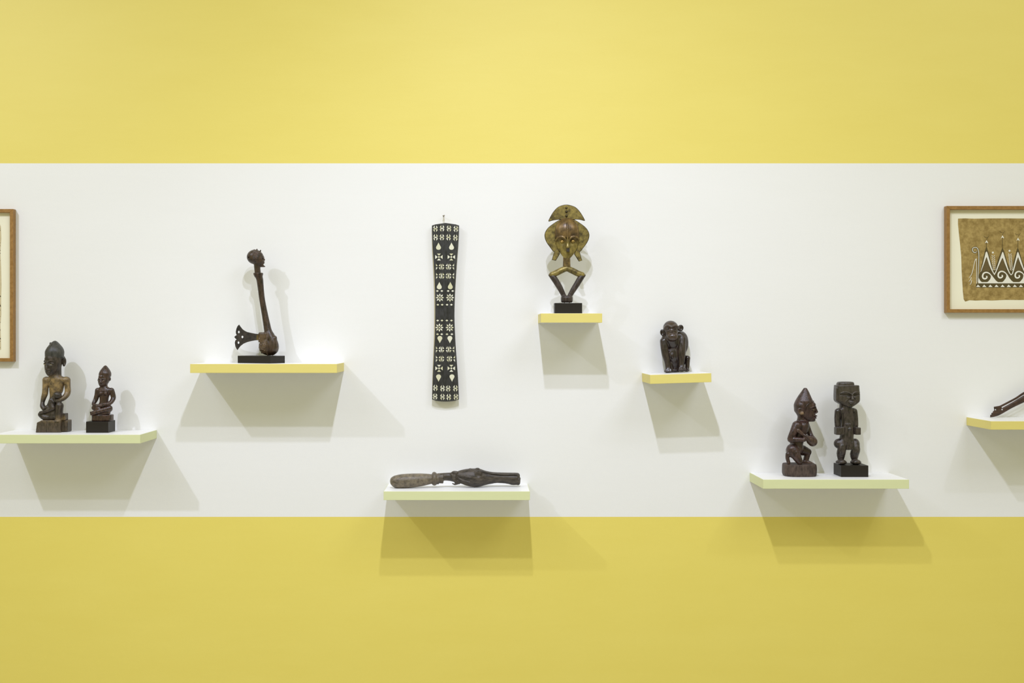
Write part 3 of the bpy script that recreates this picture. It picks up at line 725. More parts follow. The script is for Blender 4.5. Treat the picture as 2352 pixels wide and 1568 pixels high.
# ------------------------------------------------------------------ small seated figure (left shelf)
def figure_seated():
    p = Place(60, 760, 6.272, 0.112, 1070, 1463, TOP1)
    r = thing('seated_figure_statue', 'small glossy seated figure with crossed legs on a black block', 'statue', p.loc)
    fx = 6
    H = Frame(1124, 725, 0, -12)
    g = Carve(10)
    g.loft([(805, 1120, 0, 46, 44), (832, 1126, 0, 84, 52), (865, 1130, 0, 105, 60), (920, 1128, 0, 80, 60), (980, 1125, 0, 64, 56), (1040, 1122, 0, 66, 60), (1100, 1110, 0, 100, 80)])
    g.cone((1128, 775, -4), (1126, 850, 0), 42, 50)
    g.chain([(1035, 868, 0, 42), (1022, 935, 0, 37), (1005, 1000, 12, 33), (988, 1060, 50, 26), (1050, 1080, 100, 24), (1140, 1074, 112, 21)], 8)
    g.chain([(1228, 868, 0, 42), (1250, 930, 0, 38), (1258, 985, 12, 34), (1225, 1048, 70, 29), (1150, 1060, 108, 23)], 8)
    for sx in (-1, 1): g.ell((1128 + sx * 34, 905, 58), (26, 28, 22)); g.ell((1128 + sx * 34, 912, 82), (6, 6, 6), k=3)
    g.chain([(1068, 876, 52, 7), (1128, 868, 66, 7), (1190, 872, 50, 7)], 4)
    g.ell((1106, 1135, 0), (138, 68, 92)); g.chain([(1218, 1118, 55, 44), (1120, 1150, 105, 38), (1000, 1188, 96, 36)], 8); g.chain([(1000, 1112, 50, 40), (1080, 1125, 95, 38)], 8)
    g.chain([(1200, 1180, 60, 34), (1080, 1200, 90, 28)], 8)
    for i in range(4): g.cone((975 + i * 4, 1168 + i * 13, 118), (962 + i * 3, 1172 + i * 13, 116), 7, k=3)
    g.loft([(640, 1130, 0, 78, 84), (690, 1126, 0, 84, 90), (730, 1120, 4, 80, 88), (770, 1113, 8, 64, 76), (800, 1107, 10, 44, 56), (820, 1104, 10, 20, 28)])
    g.ell(H(0, -58, 68), (46, 26, 26), k=14)
    for sx in (-1, 1):
        g.ell(H(sx * 36, -10, 86), (27, 17, 15), b=H.yaw, k=6, mode='s'); g.ell(H(sx * 36, -8, 74), (24, 13, 13), k=3)
        g.chain([(*H(sx * 8, -22, 90), 5), (*H(sx * 36, -32, 84), 6), (*H(sx * 62, -20, 62), 5)], 4)
        g.ell(H(sx * 84, -25, -12), (14, 28, 20), k=5)
        g.ell(H(sx * 13, 26, 92), (10, 8, 9), k=4)
    g.chain([(*H(0, -20, 88), 8), (*H(0, 22, 98), 13)], 5)
    g.ell(H(0, 50, 80), (28, 8, 14), k=3); g.ell(H(0, 63, 76), (24, 8, 12), k=3)
    obj('figure', g.mesh('figure', 3.6, p.u, p.anchor), 'figure2', r)
    c = Carve(8)
    c.loft([(668, 1134, -6, 82, 88), (650, 1134, -6, 87, 92), (615, 1136, -6, 85, 90), (575, 1137, -6, 67, 70), (540, 1139, -6, 42, 44), (516, 1140, -6, 22, 22), (505, 1141, -6, 7, 7)])
    c.chain([(1136, 512, 18, 4), (1132, 560, 58, 5), (1130, 610, 86, 5), (1128, 660, 92, 4)], 6)
    obj('cap', c.mesh('cap', 3.6, p.u, p.anchor), 'figure2', r)
    for sx in (-1, 1): obj('eye', p.ball('eye', H(sx * 36, -3, 76), (17, 4, 11), 14), 'pale_eye', r)
    s = Carve(6); s.loft([(1212, 1103, 0, 142, 112), (1222, 1103, 0, 150, 118), (1255, 1104, 0, 148, 118), (1290, 1103, 0, 150, 118), (1302, 1103, 0, 140, 112)], p=2.6)
    obj('plinth', s.mesh('plinth', 4.5, p.u, p.anchor), 'figure2', r)
    obj('stand', p.box('stand', 916, 1234, 1303, 1463, -160, 160), 'black', r, label='black block')
figure_seated()

# ------------------------------------------------------------------ ceremonial axe (yellow shelf)
def axe():
    p = Place(500, 550, 5.225, 0.100, 560, 1478, TOP2)
    r = thing('ceremonial_axe', 'brown wooden axe with carved head finial and pierced iron blade on a black stand', 'axe', p.loc)
    g = Carve(12)
    g.loft([(396, 487, 0, 55, 55), (402, 487, 0, 58, 58), (416, 487, 0, 57, 57), (440, 490, 0, 49, 49), (480, 505, 0, 41, 41), (600, 519, 0, 36, 36), (700, 531, 0, 35, 35), (800, 548, 0, 36, 36), (900, 567, 0, 38, 38), (1000, 586, 0, 42, 42), (1080, 602, 0, 47, 50), (1130, 620, 0, 58, 60), (1180, 638, 0, 66, 68), (1230, 650, 0, 74, 74), (1300, 655, 0, 76, 76), (1350, 655, 0, 60, 62), (1384, 640, 0, 30, 30)])
    g.ell((612, 1280, 0), (118, 106, 80)); g.box((556, 1172, 0), (62, 62, 48), 16); g.ell((690, 1180, 10), (24, 30, 40))
    for i in range(7): g.chain([(514 + i * 15, 1125 + (i % 2) * 8, 46, 8), (526 + i * 12, 1175, 48, 8), (512 + i * 15, 1222, 46, 8)], 6)
    rr = random.Random(3)
    for i in range(130):
        x = rr.uniform(500, 610); z = rr.uniform(1125, 1360); q = 1 - ((x - 612) / 118) ** 2 - ((z - 1280) / 106) ** 2; w = max(76 * math.sqrt(max(0, q)), 44 if z < 1225 else -99)
        if w < 10: continue
        g.ell((x, z, w), (rr.uniform(7, 13), rr.uniform(5, 9), 9), a=rr.uniform(-50, 50), k=5)
    g.chain([(610, 1385, 52, 7), (612, 1300, 86, 8), (606, 1200, 76, 8), (600, 1110, 56, 6)], 6)
    g.box((488, 1244, 0), (26, 6, 90), 2, a=-24, k=3, mode='s')
    g.ell((718, 1330, 0), (8, 10, 10), k=4); g.ell((680, 1362, 20), (8, 8, 10), k=4)
    obj('handle', g.mesh('handle', 4.4, p.u, p.anchor, lambda x, z, w: np.clip((z - 1090) / 60, 0, 1) * np.clip((640 - x) / 60, 0.25, 1)), 'axe', r)
    h = Carve(10)
    h.cone((470, 285, 0), (481, 402, 0), 37, 37); h.ell((448, 205, 0), (98, 88, 82)); h.ell((500, 235, 0), (58, 80, 62))
    h.chain([(500, 285, 0, 42), (540, 312, 0, 16), (566, 320, 0, 6)], 10)
    h.cone((538, 210, -26), (538, 210, 26), 17); h.chain([(540, 215, 0, 12), (556, 240, 0, 13)], 6); h.ell((548, 266, 0), (18, 9, 24), k=4); h.ell((546, 282, 0), (17, 8, 22), k=4)
    h.cone((525, 232, 34), (540, 230, 26), 11, k=6, mode='s'); h.ell((530, 233, 36), (11, 8, 8), k=3)
    h.ell((474, 240, 58), (14, 22, 12), k=5); h.cone((385, 215, 84), (385, 215, 50), 9, k=4, mode='s')
    for i in range(7):
        pts = []
        for t in np.linspace(0, 1, 7):
            x = 440 + 96 * t; z = 142 + i * 15 + 26 * t - i * 5 * t
            q = 1 - ((x - 448) / 98) ** 2 - ((z - 205) / 88) ** 2; w = max(82 * math.sqrt(max(q, 0)), 62 * math.sqrt(max(0, 1 - ((x - 500) / 58) ** 2 - ((z - 235) / 80) ** 2)))
            pts.append((x, z, w, 5))
        h.chain(pts, 4)
    for x, z in ((473, 118), (515, 131), (440, 124)): h.ell((x, z, 8), (9, 11, 9), k=4)
    obj('carved_head', h.mesh('carved_head', 3.6, p.u, p.anchor, lambda x, z, w: 0.15 + 0 * x), 'axe', r, label='carved bearded head finial')
    outer = [(520, 1134), (450, 1126), (400, 1116), (355, 1106), (325, 1092), (298, 1072), (276, 1045), (257, 1017), (238, 1038), (225, 1070), (219, 1102), (222, 1128), (230, 1142), (214, 1152), (200, 1165), (213, 1182), (228, 1194), (212, 1210), (207, 1235), (213, 1275), (225, 1303), (238, 1322), (252, 1300), (275, 1272), (310, 1246), (350, 1228), (400, 1215), (450, 1206), (520, 1200)]
    holes = [[(cx + rx * math.cos(t), cz + 15 * math.sin(t)) for t in np.linspace(0, 2 * math.pi, 20, endpoint=False)] for cx, cz, rx in ((254, 1106, 12), (297, 1165, 13), (250, 1233, 12))]
    bl = plate_mesh('blade', [p.Q(*q) for q in outer], [[p.Q(*q) for q in hh] for hh in holes], -9 * p.u, 9 * p.u)
    obj('blade', bl, 'iron', r, label='flared iron blade with three holes')
    obj('blade_collar', p.box('blade_collar', 470, 520, 1140, 1202, -14, 14, 0.0006), 'brass_brown', r)
    a, b_, th = 96 * 5.225, 52 * 5.225, math.radians(30)
    me = box_mesh('stand', -a / 2 * p.u, a / 2 * p.u, -b_ / 2 * p.u, b_ / 2 * p.u, 0, 88 * p.u, 0.0012)
    st = obj('stand', me, 'black', r, label='black slab'); st.location = p.P(523, 1478, 0); st.rotation_euler = (0, 0, -th)
    obj('pin', p.tube('pin', [(655, 1365, 0), (658, 1396, 0)], 4, 8), 'steel', r)
axe()

# ------------------------------------------------------------------ brass mask figure (short yellow shelf)
def mask_figure():
    p = Place(1220, 450, 5.227, 0.148, 440, 1409, TOP4)
    r = thing('brass_mask_figure', 'brass covered mask figure with crescent crest and diamond shaped legs', 'statue', p.loc)
    def sheet(name, pts, w0, w1, mat, lab=None):
        pts = [tuple(q) for q in pts]
        me = prism_mesh(name, [p.Q(*q) for q in pts], -w1 * p.u, -w0 * p.u)
        o = obj(name, me, mat, r, label=lab)
        obj('rim', p.tube('rim', [(x, z, (w0 + w1) / 2) for x, z in pts], 7.5, 8, True), 'brass_rim', o)
        return o
    def curve(pts, n=6): 
        a = np.array([(i, x, z) for i, (x, z) in enumerate(pts)], float); return [tuple(q[1:]) for q in catmull(a, n)]
    sheet('crest', curve([(212, 296), (240, 240), (275, 185), (320, 138), (370, 114), (425, 106), (482, 116), (535, 140), (580, 188), (614, 240), (640, 288)]) + curve([(640, 288), (590, 274), (540, 270), (490, 274), (430, 285), (360, 272), (310, 274), (260, 282), (212, 296)])[1:-1], -8, 8, 'brass', 'crescent crest with dark rim')
    lobe = curve([(400, 262), (340, 288), (265, 335), (205, 385), (172, 440), (170, 492), (192, 550), (235, 610), (280, 662), (330, 640)])
    sheet('side_lobe', lobe + [(400, 560), (420, 400)], -12, 4, 'brass')
    lobe2 = [(860 - x if x < 330 else 860 - x, z - 2) for x, z in lobe]
    sheet('side_lobe', lobe2 + [(460, 560), (440, 400)], -12, 4, 'brass')
    sheet('ear_pendant', [(288, 655), (272, 700), (256, 760), (292, 766), (318, 722), (340, 685), (320, 640)], -10, 10, 'brass')
    sheet('ear_pendant', [(577, 668), (588, 712), (606, 768), (576, 775), (548, 730), (522, 692), (545, 640)], -10, 10, 'brass')
    g = Carve(14)
    g.loft([(262, 428, 5, 50, 24), (290, 428, 12, 85, 50), (330, 428, 20, 118, 70), (380, 428, 25, 138, 82), (440, 428, 25, 146, 86), (490, 430, 20, 146, 80), (520, 431, 10, 143, 62), (580, 432, 5, 134, 50), (640, 433, 8, 110, 42), (700, 433, 10, 72, 34), (740, 432, 12, 38, 24), (757, 432, 12, 12, 12)])
    g.ell((368, 560, 92), (62, 62, 48), k=14, mode='s'); g.ell((496, 558, 92), (62, 62, 48), k=14, mode='s'); g.ell((432, 640, 110), (100, 80, 62), k=20, mode='s')
    g.chain([(294, 530, 44, 10), (318, 502, 70, 11), (352, 492, 86, 11), (388, 502, 92, 11), (412, 526, 86, 10), (420, 556, 74, 9)], 5)
    g.chain([(572, 524, 44, 10), (548, 500, 70, 11), (512, 490, 86, 11), (476, 500, 92, 11), (452, 524, 86, 10), (444, 556, 74, 9)], 5)
    g.chain([(428, 262, 34, 8), (428, 340, 92, 10), (428, 430, 112, 11), (430, 505, 108, 11), (432, 560, 88, 12)], 6)
    g.chain([(432, 545, 80, 13), (433, 612, 92, 20)], 8); g.box((437, 648, 66), (16, 26, 22), 4, k=5)
    obj('face', g.mesh('face', 3.6, p.u, p.anchor), 'brass_brown' if False else FACE_MAT, r, label='long oval brass face')
    obj('mouth', p.box('mouth', 419, 455, 622, 670, 50, 94, 0.0012), 'iron', r)
    for cx, cz in ((370, 545), (496, 540)):
        e = obj('eye', p.ball('eye', (cx, cz, 51), (20, 18, 15)), 'bright_brass', r, label='bright brass stud eye')
        obj('pupil', p.ball('pupil', (cx + 2, cz + 4, 63), (6, 6, 5), 12), 'brass_rim', e)
    for cx, cz in ((421, 138), (423, 184), (423, 235)): obj('stud', p.ball('stud', (cx, cz, 10), (15, 16, 15)), 'brass_rim', r)
    n = Carve(10); n.loft([(690, 427, -8, 44, 40), (790, 427, -8, 45, 42), (845, 427, -8, 48, 44)])
    obj('neck', n.mesh('neck', 4.4, p.u, p.anchor), 'brass_brown', r)
    n = Carve(10)
    n.chain([(428, 862, 0, 34), (370, 885, 0, 37), (300, 920, 0, 37), (248, 940, 0, 34)], 6); n.chain([(428, 862, 0, 34), (490, 890, 0, 37), (560, 925, 0, 37), (612, 942, 0, 34)], 6)
    obj('upper_limb', n.mesh('upper_limb', 4.4, p.u, p.anchor), 'brass', r)
    n = Carve(10)
    for pts in ([(222, 946, 0, 15), (262, 968, 0, 36), (320, 1055, 0, 37), (362, 1130, 0, 33), (398, 1205, 0, 28)], [(640, 948, 0, 15), (602, 968, 0, 36), (545, 1060, 0, 36), (500, 1130, 0, 33), (458, 1205, 0, 28)]): n.chain(pts, 8)
    n.loft([(1192, 428, 0, 56, 52), (1205, 428, 0, 68, 64), (1222, 428, 0, 72, 68), (1252, 428, 0, 71, 66), (1268, 428, 0, 66, 60), (1274, 428, 0, 56, 52)], p=2.4)
    obj('lower_limb', n.mesh('lower_limb', 4.4, p.u, p.anchor), 'kota_wood', r, label='dark wooden lower legs and foot')
    obj('pin', p.tube('pin', [(398, 1262, 0), (398, 1292, 0)], 5, 8), 'steel', r); obj('pin', p.tube('pin', [(460, 1262, 0), (460, 1292, 0)], 5, 8), 'steel', r)
    obj('stand', p.box('stand', 277, 603, 1282, 1409, -110, 110), 'black', r, label='black block')
def face_material():
    m, nt, b = newmat('brass_face'); co = objcoord(nt)
    f = ramp(nt, noise(nt, co, 30, 8, 0.65), 0.35, 0.66)
    sp = nt.nodes.new('ShaderNodeSeparateXYZ'); nt.links.new(co, sp.inputs[0])
    mr = nt.nodes.new('ShaderNodeMapRange'); nt.links.new(sp.outputs[2], mr.inputs[0])
    mr.inputs[1].default_value = 0.31; mr.inputs[2].default_value = 0.345
    up = mix(nt, f, (0.055, 0.034, 0.018, 1), (0.27, 0.17, 0.06, 1)); lo = mix(nt, f, (0.09, 0.065, 0.02, 1), (0.40, 0.31, 0.085, 1))
    nt.links.new(mix(nt, mr.outputs[0], lo, up), b.inputs['Base Color'])
    b.inputs['Metallic'].default_value = 0.35; b.inputs['Roughness'].default_value = 0.32
    bump(nt, b, noise(nt, co, 80, 5, 0.6), 0.3, 0.002); return m
FACE_MAT = face_material()
mask_figure()

# ------------------------------------------------------------------ carved monkey (short tilted shelf)
def monkey():
    k = 9.222
    p = Place(1460, 720, k, 0.055, 850, 1236, None)
    x_m, x_s = p.loc[0], WX(1542)
    loc = (x_m, p.loc[1], TOP5 + (x_m - x_s) * math.tan(-ROLL) + 0.0)
    r = thing('monkey_statue', 'dark glossy wooden monkey crouching on its knuckles', 'statue', loc, roty=ROLL)
    sh = lambda z, x: z - 0 * x
    H = Frame(765, 330, 120, -6)
    g = Carve(22)
    # back and chest
    g.ell((900, 660, -70), (215, 320, 170)); g.ell((840, 560, 10), (215, 170, 120)); g.ell((860, 980, -80), (230, 230, 150)); g.ell((980, 560, -40), (150, 200, 150))
    g.ell((810, 850, 30), (140, 200, 90))
    # arms
    g.chain([(615, 570, 50, 88), (615, 700, 80, 84), (630, 850, 100, 80), (660, 1000, 112, 64), (668, 1110, 120, 58), (672, 1170, 128, 66)], 18)
    g.chain([(985, 540, 40, 98), (975, 680, 80, 92), (965, 830, 105, 88), (958, 980, 112, 70), (950, 1070, 120, 60), (955, 1130, 130, 68)], 18)
    for i in range(4):
        g.chain([(620 + i * 32, 1160, 170, 22), (608 + i * 36, 1208, 196, 19)], 7); g.chain([(905 + i * 34, 1130, 176, 24), (898 + i * 38, 1182, 196, 20)], 7)
    g.ell((668, 1200, 120), (84, 36, 70)); g.ell((960, 1180, 120), (84, 40, 70))
    # hind legs
    g.chain([(1080, 960, -60, 84), (1105, 940, 10, 54)], 18); g.chain([(1108, 945, 10, 52), (1100, 1080, 10, 46), (1090, 1170, 20, 42)], 10); g.ell((1075, 1195, 50), (60, 32, 60))
    for i in range(3): g.ell((1045 + i * 26, 1200, 104), (13, 17, 22), k=6)
    g.chain([(760, 960, -20, 70), (735, 1010, 20, 50), (765, 1190, 20, 44)], 12); g.ell((830, 1190, -10), (120, 46, 80))
    g.ell((768, 880, 112), (30, 62, 26), k=10); g.ell((724, 840, 100), (22, 66, 26), k=10)
    # head
    g.ell((752, 290, 110), (158, 152, 165), k=16); g.ell((765, 400, 140), (132, 130, 120), k=16)
    g.ell((772, 478, 205), (112, 92, 95), k=12); g.cone((760, 500, 80), (800, 600, 20), 140, 150)
    for sx in (-1, 1):
        g.chain([(*H(sx * 146, -20, 52), 20), (*H(sx * 122, -62, 100), 22), (*H(sx * 72, -82, 138), 24), (*H(sx * 24, -70, 156), 20), (*H(0, -58, 160), 18)], 26)
        g.ell(H(sx * 74, -24, 158), (50, 34, 40), k=14, mode='s'); g.ell(H(sx * 74, -22, 122), (36, 26, 22), k=5)
        g.chain([(*H(sx * 36, 6, 146), 5), (*H(sx * 76, 16, 140), 7), (*H(sx * 112, -2, 106), 5)], 14)
        g.ell(H(sx * 16, 42, 178), (11, 8, 14), k=5, mode='s')
    g.ell(H(0, 20, 138), (34, 40, 34), k=20)
    g.chain([(684, 530, 262, 7), (730, 546, 292, 8), (775, 551, 300, 8), (820, 545, 290, 8), (862, 526, 258, 7)], 8, 's')
    # ears
    g.ell((970, 300, 62), (62, 70, 28), a=14, k=12); g.cone((880, 290, 70), (940, 305, 62), 44, 40); g.ell((982, 298, 88), (36, 48, 20), a=14, k=10, mode='s')
    g.ell((582, 386, 72), (50, 72, 28), a=-10, k=12); g.cone((650, 370, 70), (610, 380, 70), 44, 38); g.ell((572, 384, 98), (28, 48, 20), a=-10, k=10, mode='s')
    g.ell((1030, 620, -40), (112, 220, 130)); g.ell((700, 500, 20), (130, 110, 100)); g.ell((930, 470, 10), (130, 100, 110))
    g.ell((1100, 640, 0), (20, 90, 20), k=20)
    obj('body', g.mesh('body', 6.2, p.u, p.anchor, lambda x, z, w: 0.5 * np.clip((w - 150) / 80, 0, 1) * np.clip((600 - z) / 60, 0, 1)), 'monkey', r)
    for sx in (-1, 1): obj('eye', p.ball('eye', H(sx * 74, -22, 136), (18, 15, 14), 14), 'black', r)
monkey()

# ------------------------------------------------------------------ carved club (lowest shelf)
def club():
    k = 6.357
    p = Place(870, 1050, k, 0.128, 1120, 452, TOP3)
    r = thing('carved_club', 'grey brown carved wooden club lying along the low shelf', 'club', p.loc, rotz=math.radians(5.0))
    L = lambda x: 15 * (x - 250) / 1150
    c = lambda rows: [(x, (a + b) / 2 + L(x), 0, (b - a) / 2, (b - a) / 2 * q) for x, a, b, q in rows]
    g = Carve(10)
    g.loft(c([(166, 340, 362, 1), (175, 312, 392, 1), (200, 288, 422, 1), (250, 266, 449, 1), (350, 247, 451, 1), (500, 239, 441, 1), (620, 238, 424, 1), (720, 243, 402, 1), (790, 252, 385, 1)]), axis='x')
    g.loft(c([(776, 240, 395, 1), (788, 222, 406, 1), (810, 214, 413, 1), (832, 222, 408, 1), (850, 238, 395, 1), (866, 240, 396, 1), (878, 246, 390, 1)]), axis='x')
    g.loft(c([(860, 235, 380, .9), (900, 232, 381, .9), (940, 229, 380, .9), (948, 228, 345, .9), (1000, 226, 342, .8), (1060, 222, 350, .8), (1120, 215, 370, .9)]), axis='x')
    g.chain([(1066, 236 + 11, 30, 22), (1092, 222 + 11, 34, 26), (1136, 226 + 11, 34, 28)], 16)
    g.chain([(1070, 258 + 11, 46, 18), (1090, 312 + 11, 50, 22), (1128, 355 + 11, 46, 24), (1170, 368 + 11, 40, 22)], 14); g.chain([(1076, 380 + 11, 30, 8), (1108, 390 + 11, 34, 13), (1145, 378 + 11, 36, 18)], 10)
    g.loft(c([(1090, 240, 330, .6), (1150, 204, 366, .75), (1220, 182, 392, .85), (1300, 168, 418, .9), (1400, 162, 434, .9), (1480, 168, 426, .9), (1560, 195, 404, .9), (1650, 212, 386, .9), (1720, 218, 376, .9), (1870, 221, 385, .9), (1950, 222, 402, .9), (2020, 224, 402, .9), (2050, 240, 396, .9), (2062, 260, 380, .8)]), axis='x')
    g.ell((1440, 240 + L(1440), 82), (62, 70, 40), k=8); g.ell((1440, 236 + L(1440), 120), (40, 46, 18), k=8, mode='s')
    g.ell((1335, 172 + L(1335), 20), (24, 14, 30)); g.ell((1442, 164 + L(1442), 20), (30, 14, 40))
    g.chain([(1160, 262 + 12, 62, 8), (1260, 270 + 13, 108, 12), (1330, 285 + 14, 122, 9)], 8); g.chain([(1150, 290 + 12, 55, 7), (1220, 330 + 13, 92, 9), (1320, 352 + 14, 108, 7)], 8)
    g.chain([(1160, 340 + 12, 45, 6), (1280, 400 + 13, 60, 8), (1400, 425 + 15, 50, 6)], 6)
    g.chain([(1140, 228 + 12, 50, 5), (1200, 248 + 12, 90, 6), (1300, 250 + 13, 118, 5)], 8, 's')
    g.chain([(1500, 195 + 16, 80, 9), (1620, 226 + 18, 70, 9), (1800, 240 + 20, 72, 9), (2000, 242 + 23, 76, 9)], 10)
    for z, x in ((262, 2036), (318, 2048), (366, 2040)): g.ell((x, z + 23, 20), (28, 36, 66), k=14)
    g.cone((2075, 325 + 23, 90), (2075, 325 + 23, -60), 9, k=6, mode='s'); g.cone((2072, 272 + 23, 90), (2072, 272 + 23, -60), 8, k=6, mode='s')
    g.box((1790, 392 + 20, 0), (70, 14, 90), 4, a=4, k=8, mode='s')
    obj('shaft', g.mesh('shaft', 5.0, p.u, p.anchor, lambda x, z, w: np.clip((1000 - x) / 300, 0, 1)), 'club', r)
club()

# ------------------------------------------------------------------ kneeling figure (right shelf)
def figure_kneeling():
    k = 6.031
    p = Place(1760, 860, k, 0.118, 460, 1412, TOP6)
    r = thing('kneeling_figure_statue', 'reddish wooden kneeling figure in a pointed cap holding a gourd rattle', 'statue', p.loc)
    H = Frame(540, 520, 0, 68)
    g = Carve(16)
    # trunk leaning back from the hips
    g.loft([(640, 505, -10, 62, 60), (672, 495, -10, 92, 110), (720, 490, -8, 105, 128), (790, 478, 0, 98, 108), (860, 452, 0, 92, 98), (930, 430, 0, 90, 92), (985, 415, 0, 92, 96), (1040, 395, 0, 118, 112), (1090, 385, 0, 110, 108)])
    g.cone((505, 590, -5), (495, 690, -10), 66, 74)
    # near arm
    g.chain([(398, 712, 95, 66), (350, 800, 112, 54), (305, 890, 112, 42), (318, 905, 116, 40)], 14); g.chain([(310, 902, 116, 38), (400, 898, 150, 35), (480, 900, 160, 30), (502, 862, 158, 32)], 10)
    for i in range(4): g.cone((472 + i * 15, 826 + i * 14, 170), (492 + i * 15, 846 + i * 12, 186), 12, k=4)
    # far arm
    g.chain([(570, 720, -80, 52), (605, 800, -70, 42), (632, 870, -40, 36), (655, 905, 20, 32)], 10)
    # kneeling near leg
    g.chain([(345, 1045, 60, 82), (385, 1120, 92, 66), (432, 1205, 105, 46)], 14); g.chain([(432, 1210, 105, 38), (360, 1140, 92, 29), (285, 1108, 80, 30)], 6); g.chain([(280, 1108, 80, 34), (272, 1160, 80, 27), (288, 1222, 84, 25)], 6)
    # far leg, knee raised
    g.chain([(410, 1050, -50, 88), (520, 1068, -60, 72), (596, 1090, -60, 46)], 14); g.chain([(596, 1088, -60, 44), (580, 1150, -60, 40), (562, 1212, -60, 38)], 8); g.chain([(548, 1228, -55, 34), (600, 1236, -40, 28), (665, 1258, -30, 16)], 8)
    # head
    g.loft([(370, 530, 0, 118, 118), (420, 530, 0, 134, 122), (470, 535, 0, 140, 120), (520, 540, 0, 140, 112), (570, 552, 0, 128, 100), (615, 570, 0, 108, 82), (645, 590, 0, 90, 62), (662, 605, 0, 62, 40)], k=14)
    g.ell(H(0, -90, 108), (60, 36, 34), b=H.yaw, k=14)
    for sx in (-1, 1):
        g.ell(H(sx * 56, -32, 118), (36, 22, 22), b=H.yaw + sx * 25, k=8, mode='s'); g.ell(H(sx * 55, -30, 100), (32, 18, 20), b=H.yaw, k=3)
        g.chain([(*H(sx * 10, -58, 142), 8), (*H(sx * 50, -70, 126), 8), (*H(sx * 92, -48, 88), 7)], 5)
        g.ell(H(sx * 18, 18, 146), (13, 11, 14), k=5)
    g.chain([(*H(0, -52, 138), 11), (*H(0, 4, 156), 16)], 7)
    g.ell(H(0, 62, 138), (44, 13, 24), b=H.yaw, k=4); g.ell(H(0, 88, 132), (40, 13, 22), b=H.yaw, k=4); g.cone(H(-44, 75, 150), H(44, 75, 150), 5, k=3, mode='s')
    g.ell((452, 515, 96), (42, 58, 24), a=-22, k=8); g.ell((455, 520, 120), (26, 40, 16), a=-22, k=6, mode='s')
    g.ell((470, 540, 112), (26, 20, 8), a=40, k=5)
    def patch(x, z, w):
        a = np.exp(-(((x - 470) / 34) ** 2 + ((z - 538) / 26) ** 2)) * (w > 80)
        return np.clip(a * 1.2 + 0.35 * np.clip((z - 1215) / 30, 0, 1), 0, 1)
    obj('figure', g.mesh('figure', 4.6, p.u, p.anchor, patch), 'kneel', r)
    c = Carve(8)
    c.loft([(196, 540, 0, 12, 12), (204, 540, 0, 24, 22), (250, 537, 0, 53, 46), (300, 530, 0, 82, 70), (350, 526, 0, 108, 94), (390, 524, 0, 127, 112), (430, 500, 0, 116, 118), (470, 480, 0, 94, 114), (520, 470, -8, 76, 98), (560, 480, -20, 54, 70)])
    c.chain([(650, 380, 24, 7), (612, 386, 84, 8), (562, 404, 116, 8), (522, 440, 127, 8), (506, 490, 122, 8), (502, 540, 106, 6)], 4)
    obj('cap', c.mesh('cap', 4.6, p.u, p.anchor), 'kneel', r)
    for sx in (1, -1): obj('eye', p.ball('eye', H(sx * 55, -26, 102), (27, 9, 18)), 'pale_eye', r)
    q = Carve(8)
    q.chain([(398, 772, 160, 30), (430, 800, 160, 26), (480, 842, 150, 22), (545, 885, 120, 38), (590, 915, 92, 60), (622, 935, 70, 66)])
    for i in range(9):
        t = -1.9 + i * 0.42; q.cone((615 + 54 * math.cos(t) * 0.9, 930 + 54 * math.sin(t), 80), (590 + 50 * math.cos(t), 910 + 50 * math.sin(t), 116), 9, 7, k=5)
    obj('gourd_rattle', q.mesh('gourd_rattle', 4.6, p.u, p.anchor, lambda x, z, w: 0.15 + 0 * x), 'kneel', r)
    s = Carve(8); s.loft([(1243, 455, 0, 208, 152), (1254, 457, 0, 222, 165), (1310, 459, 0, 228, 170), (1380, 458, 0, 226, 168), (1412, 462, 0, 214, 160)], p=3.2)
    for x in (300, 420, 520, 560, 620): s.cone((x, 1255, 172), (x + 3, 1405, 170), 5, 4, 6, 's')
    obj('base', s.mesh('base', 5, p.u, p.anchor), 'kneel_base', r)
figure_kneeling()

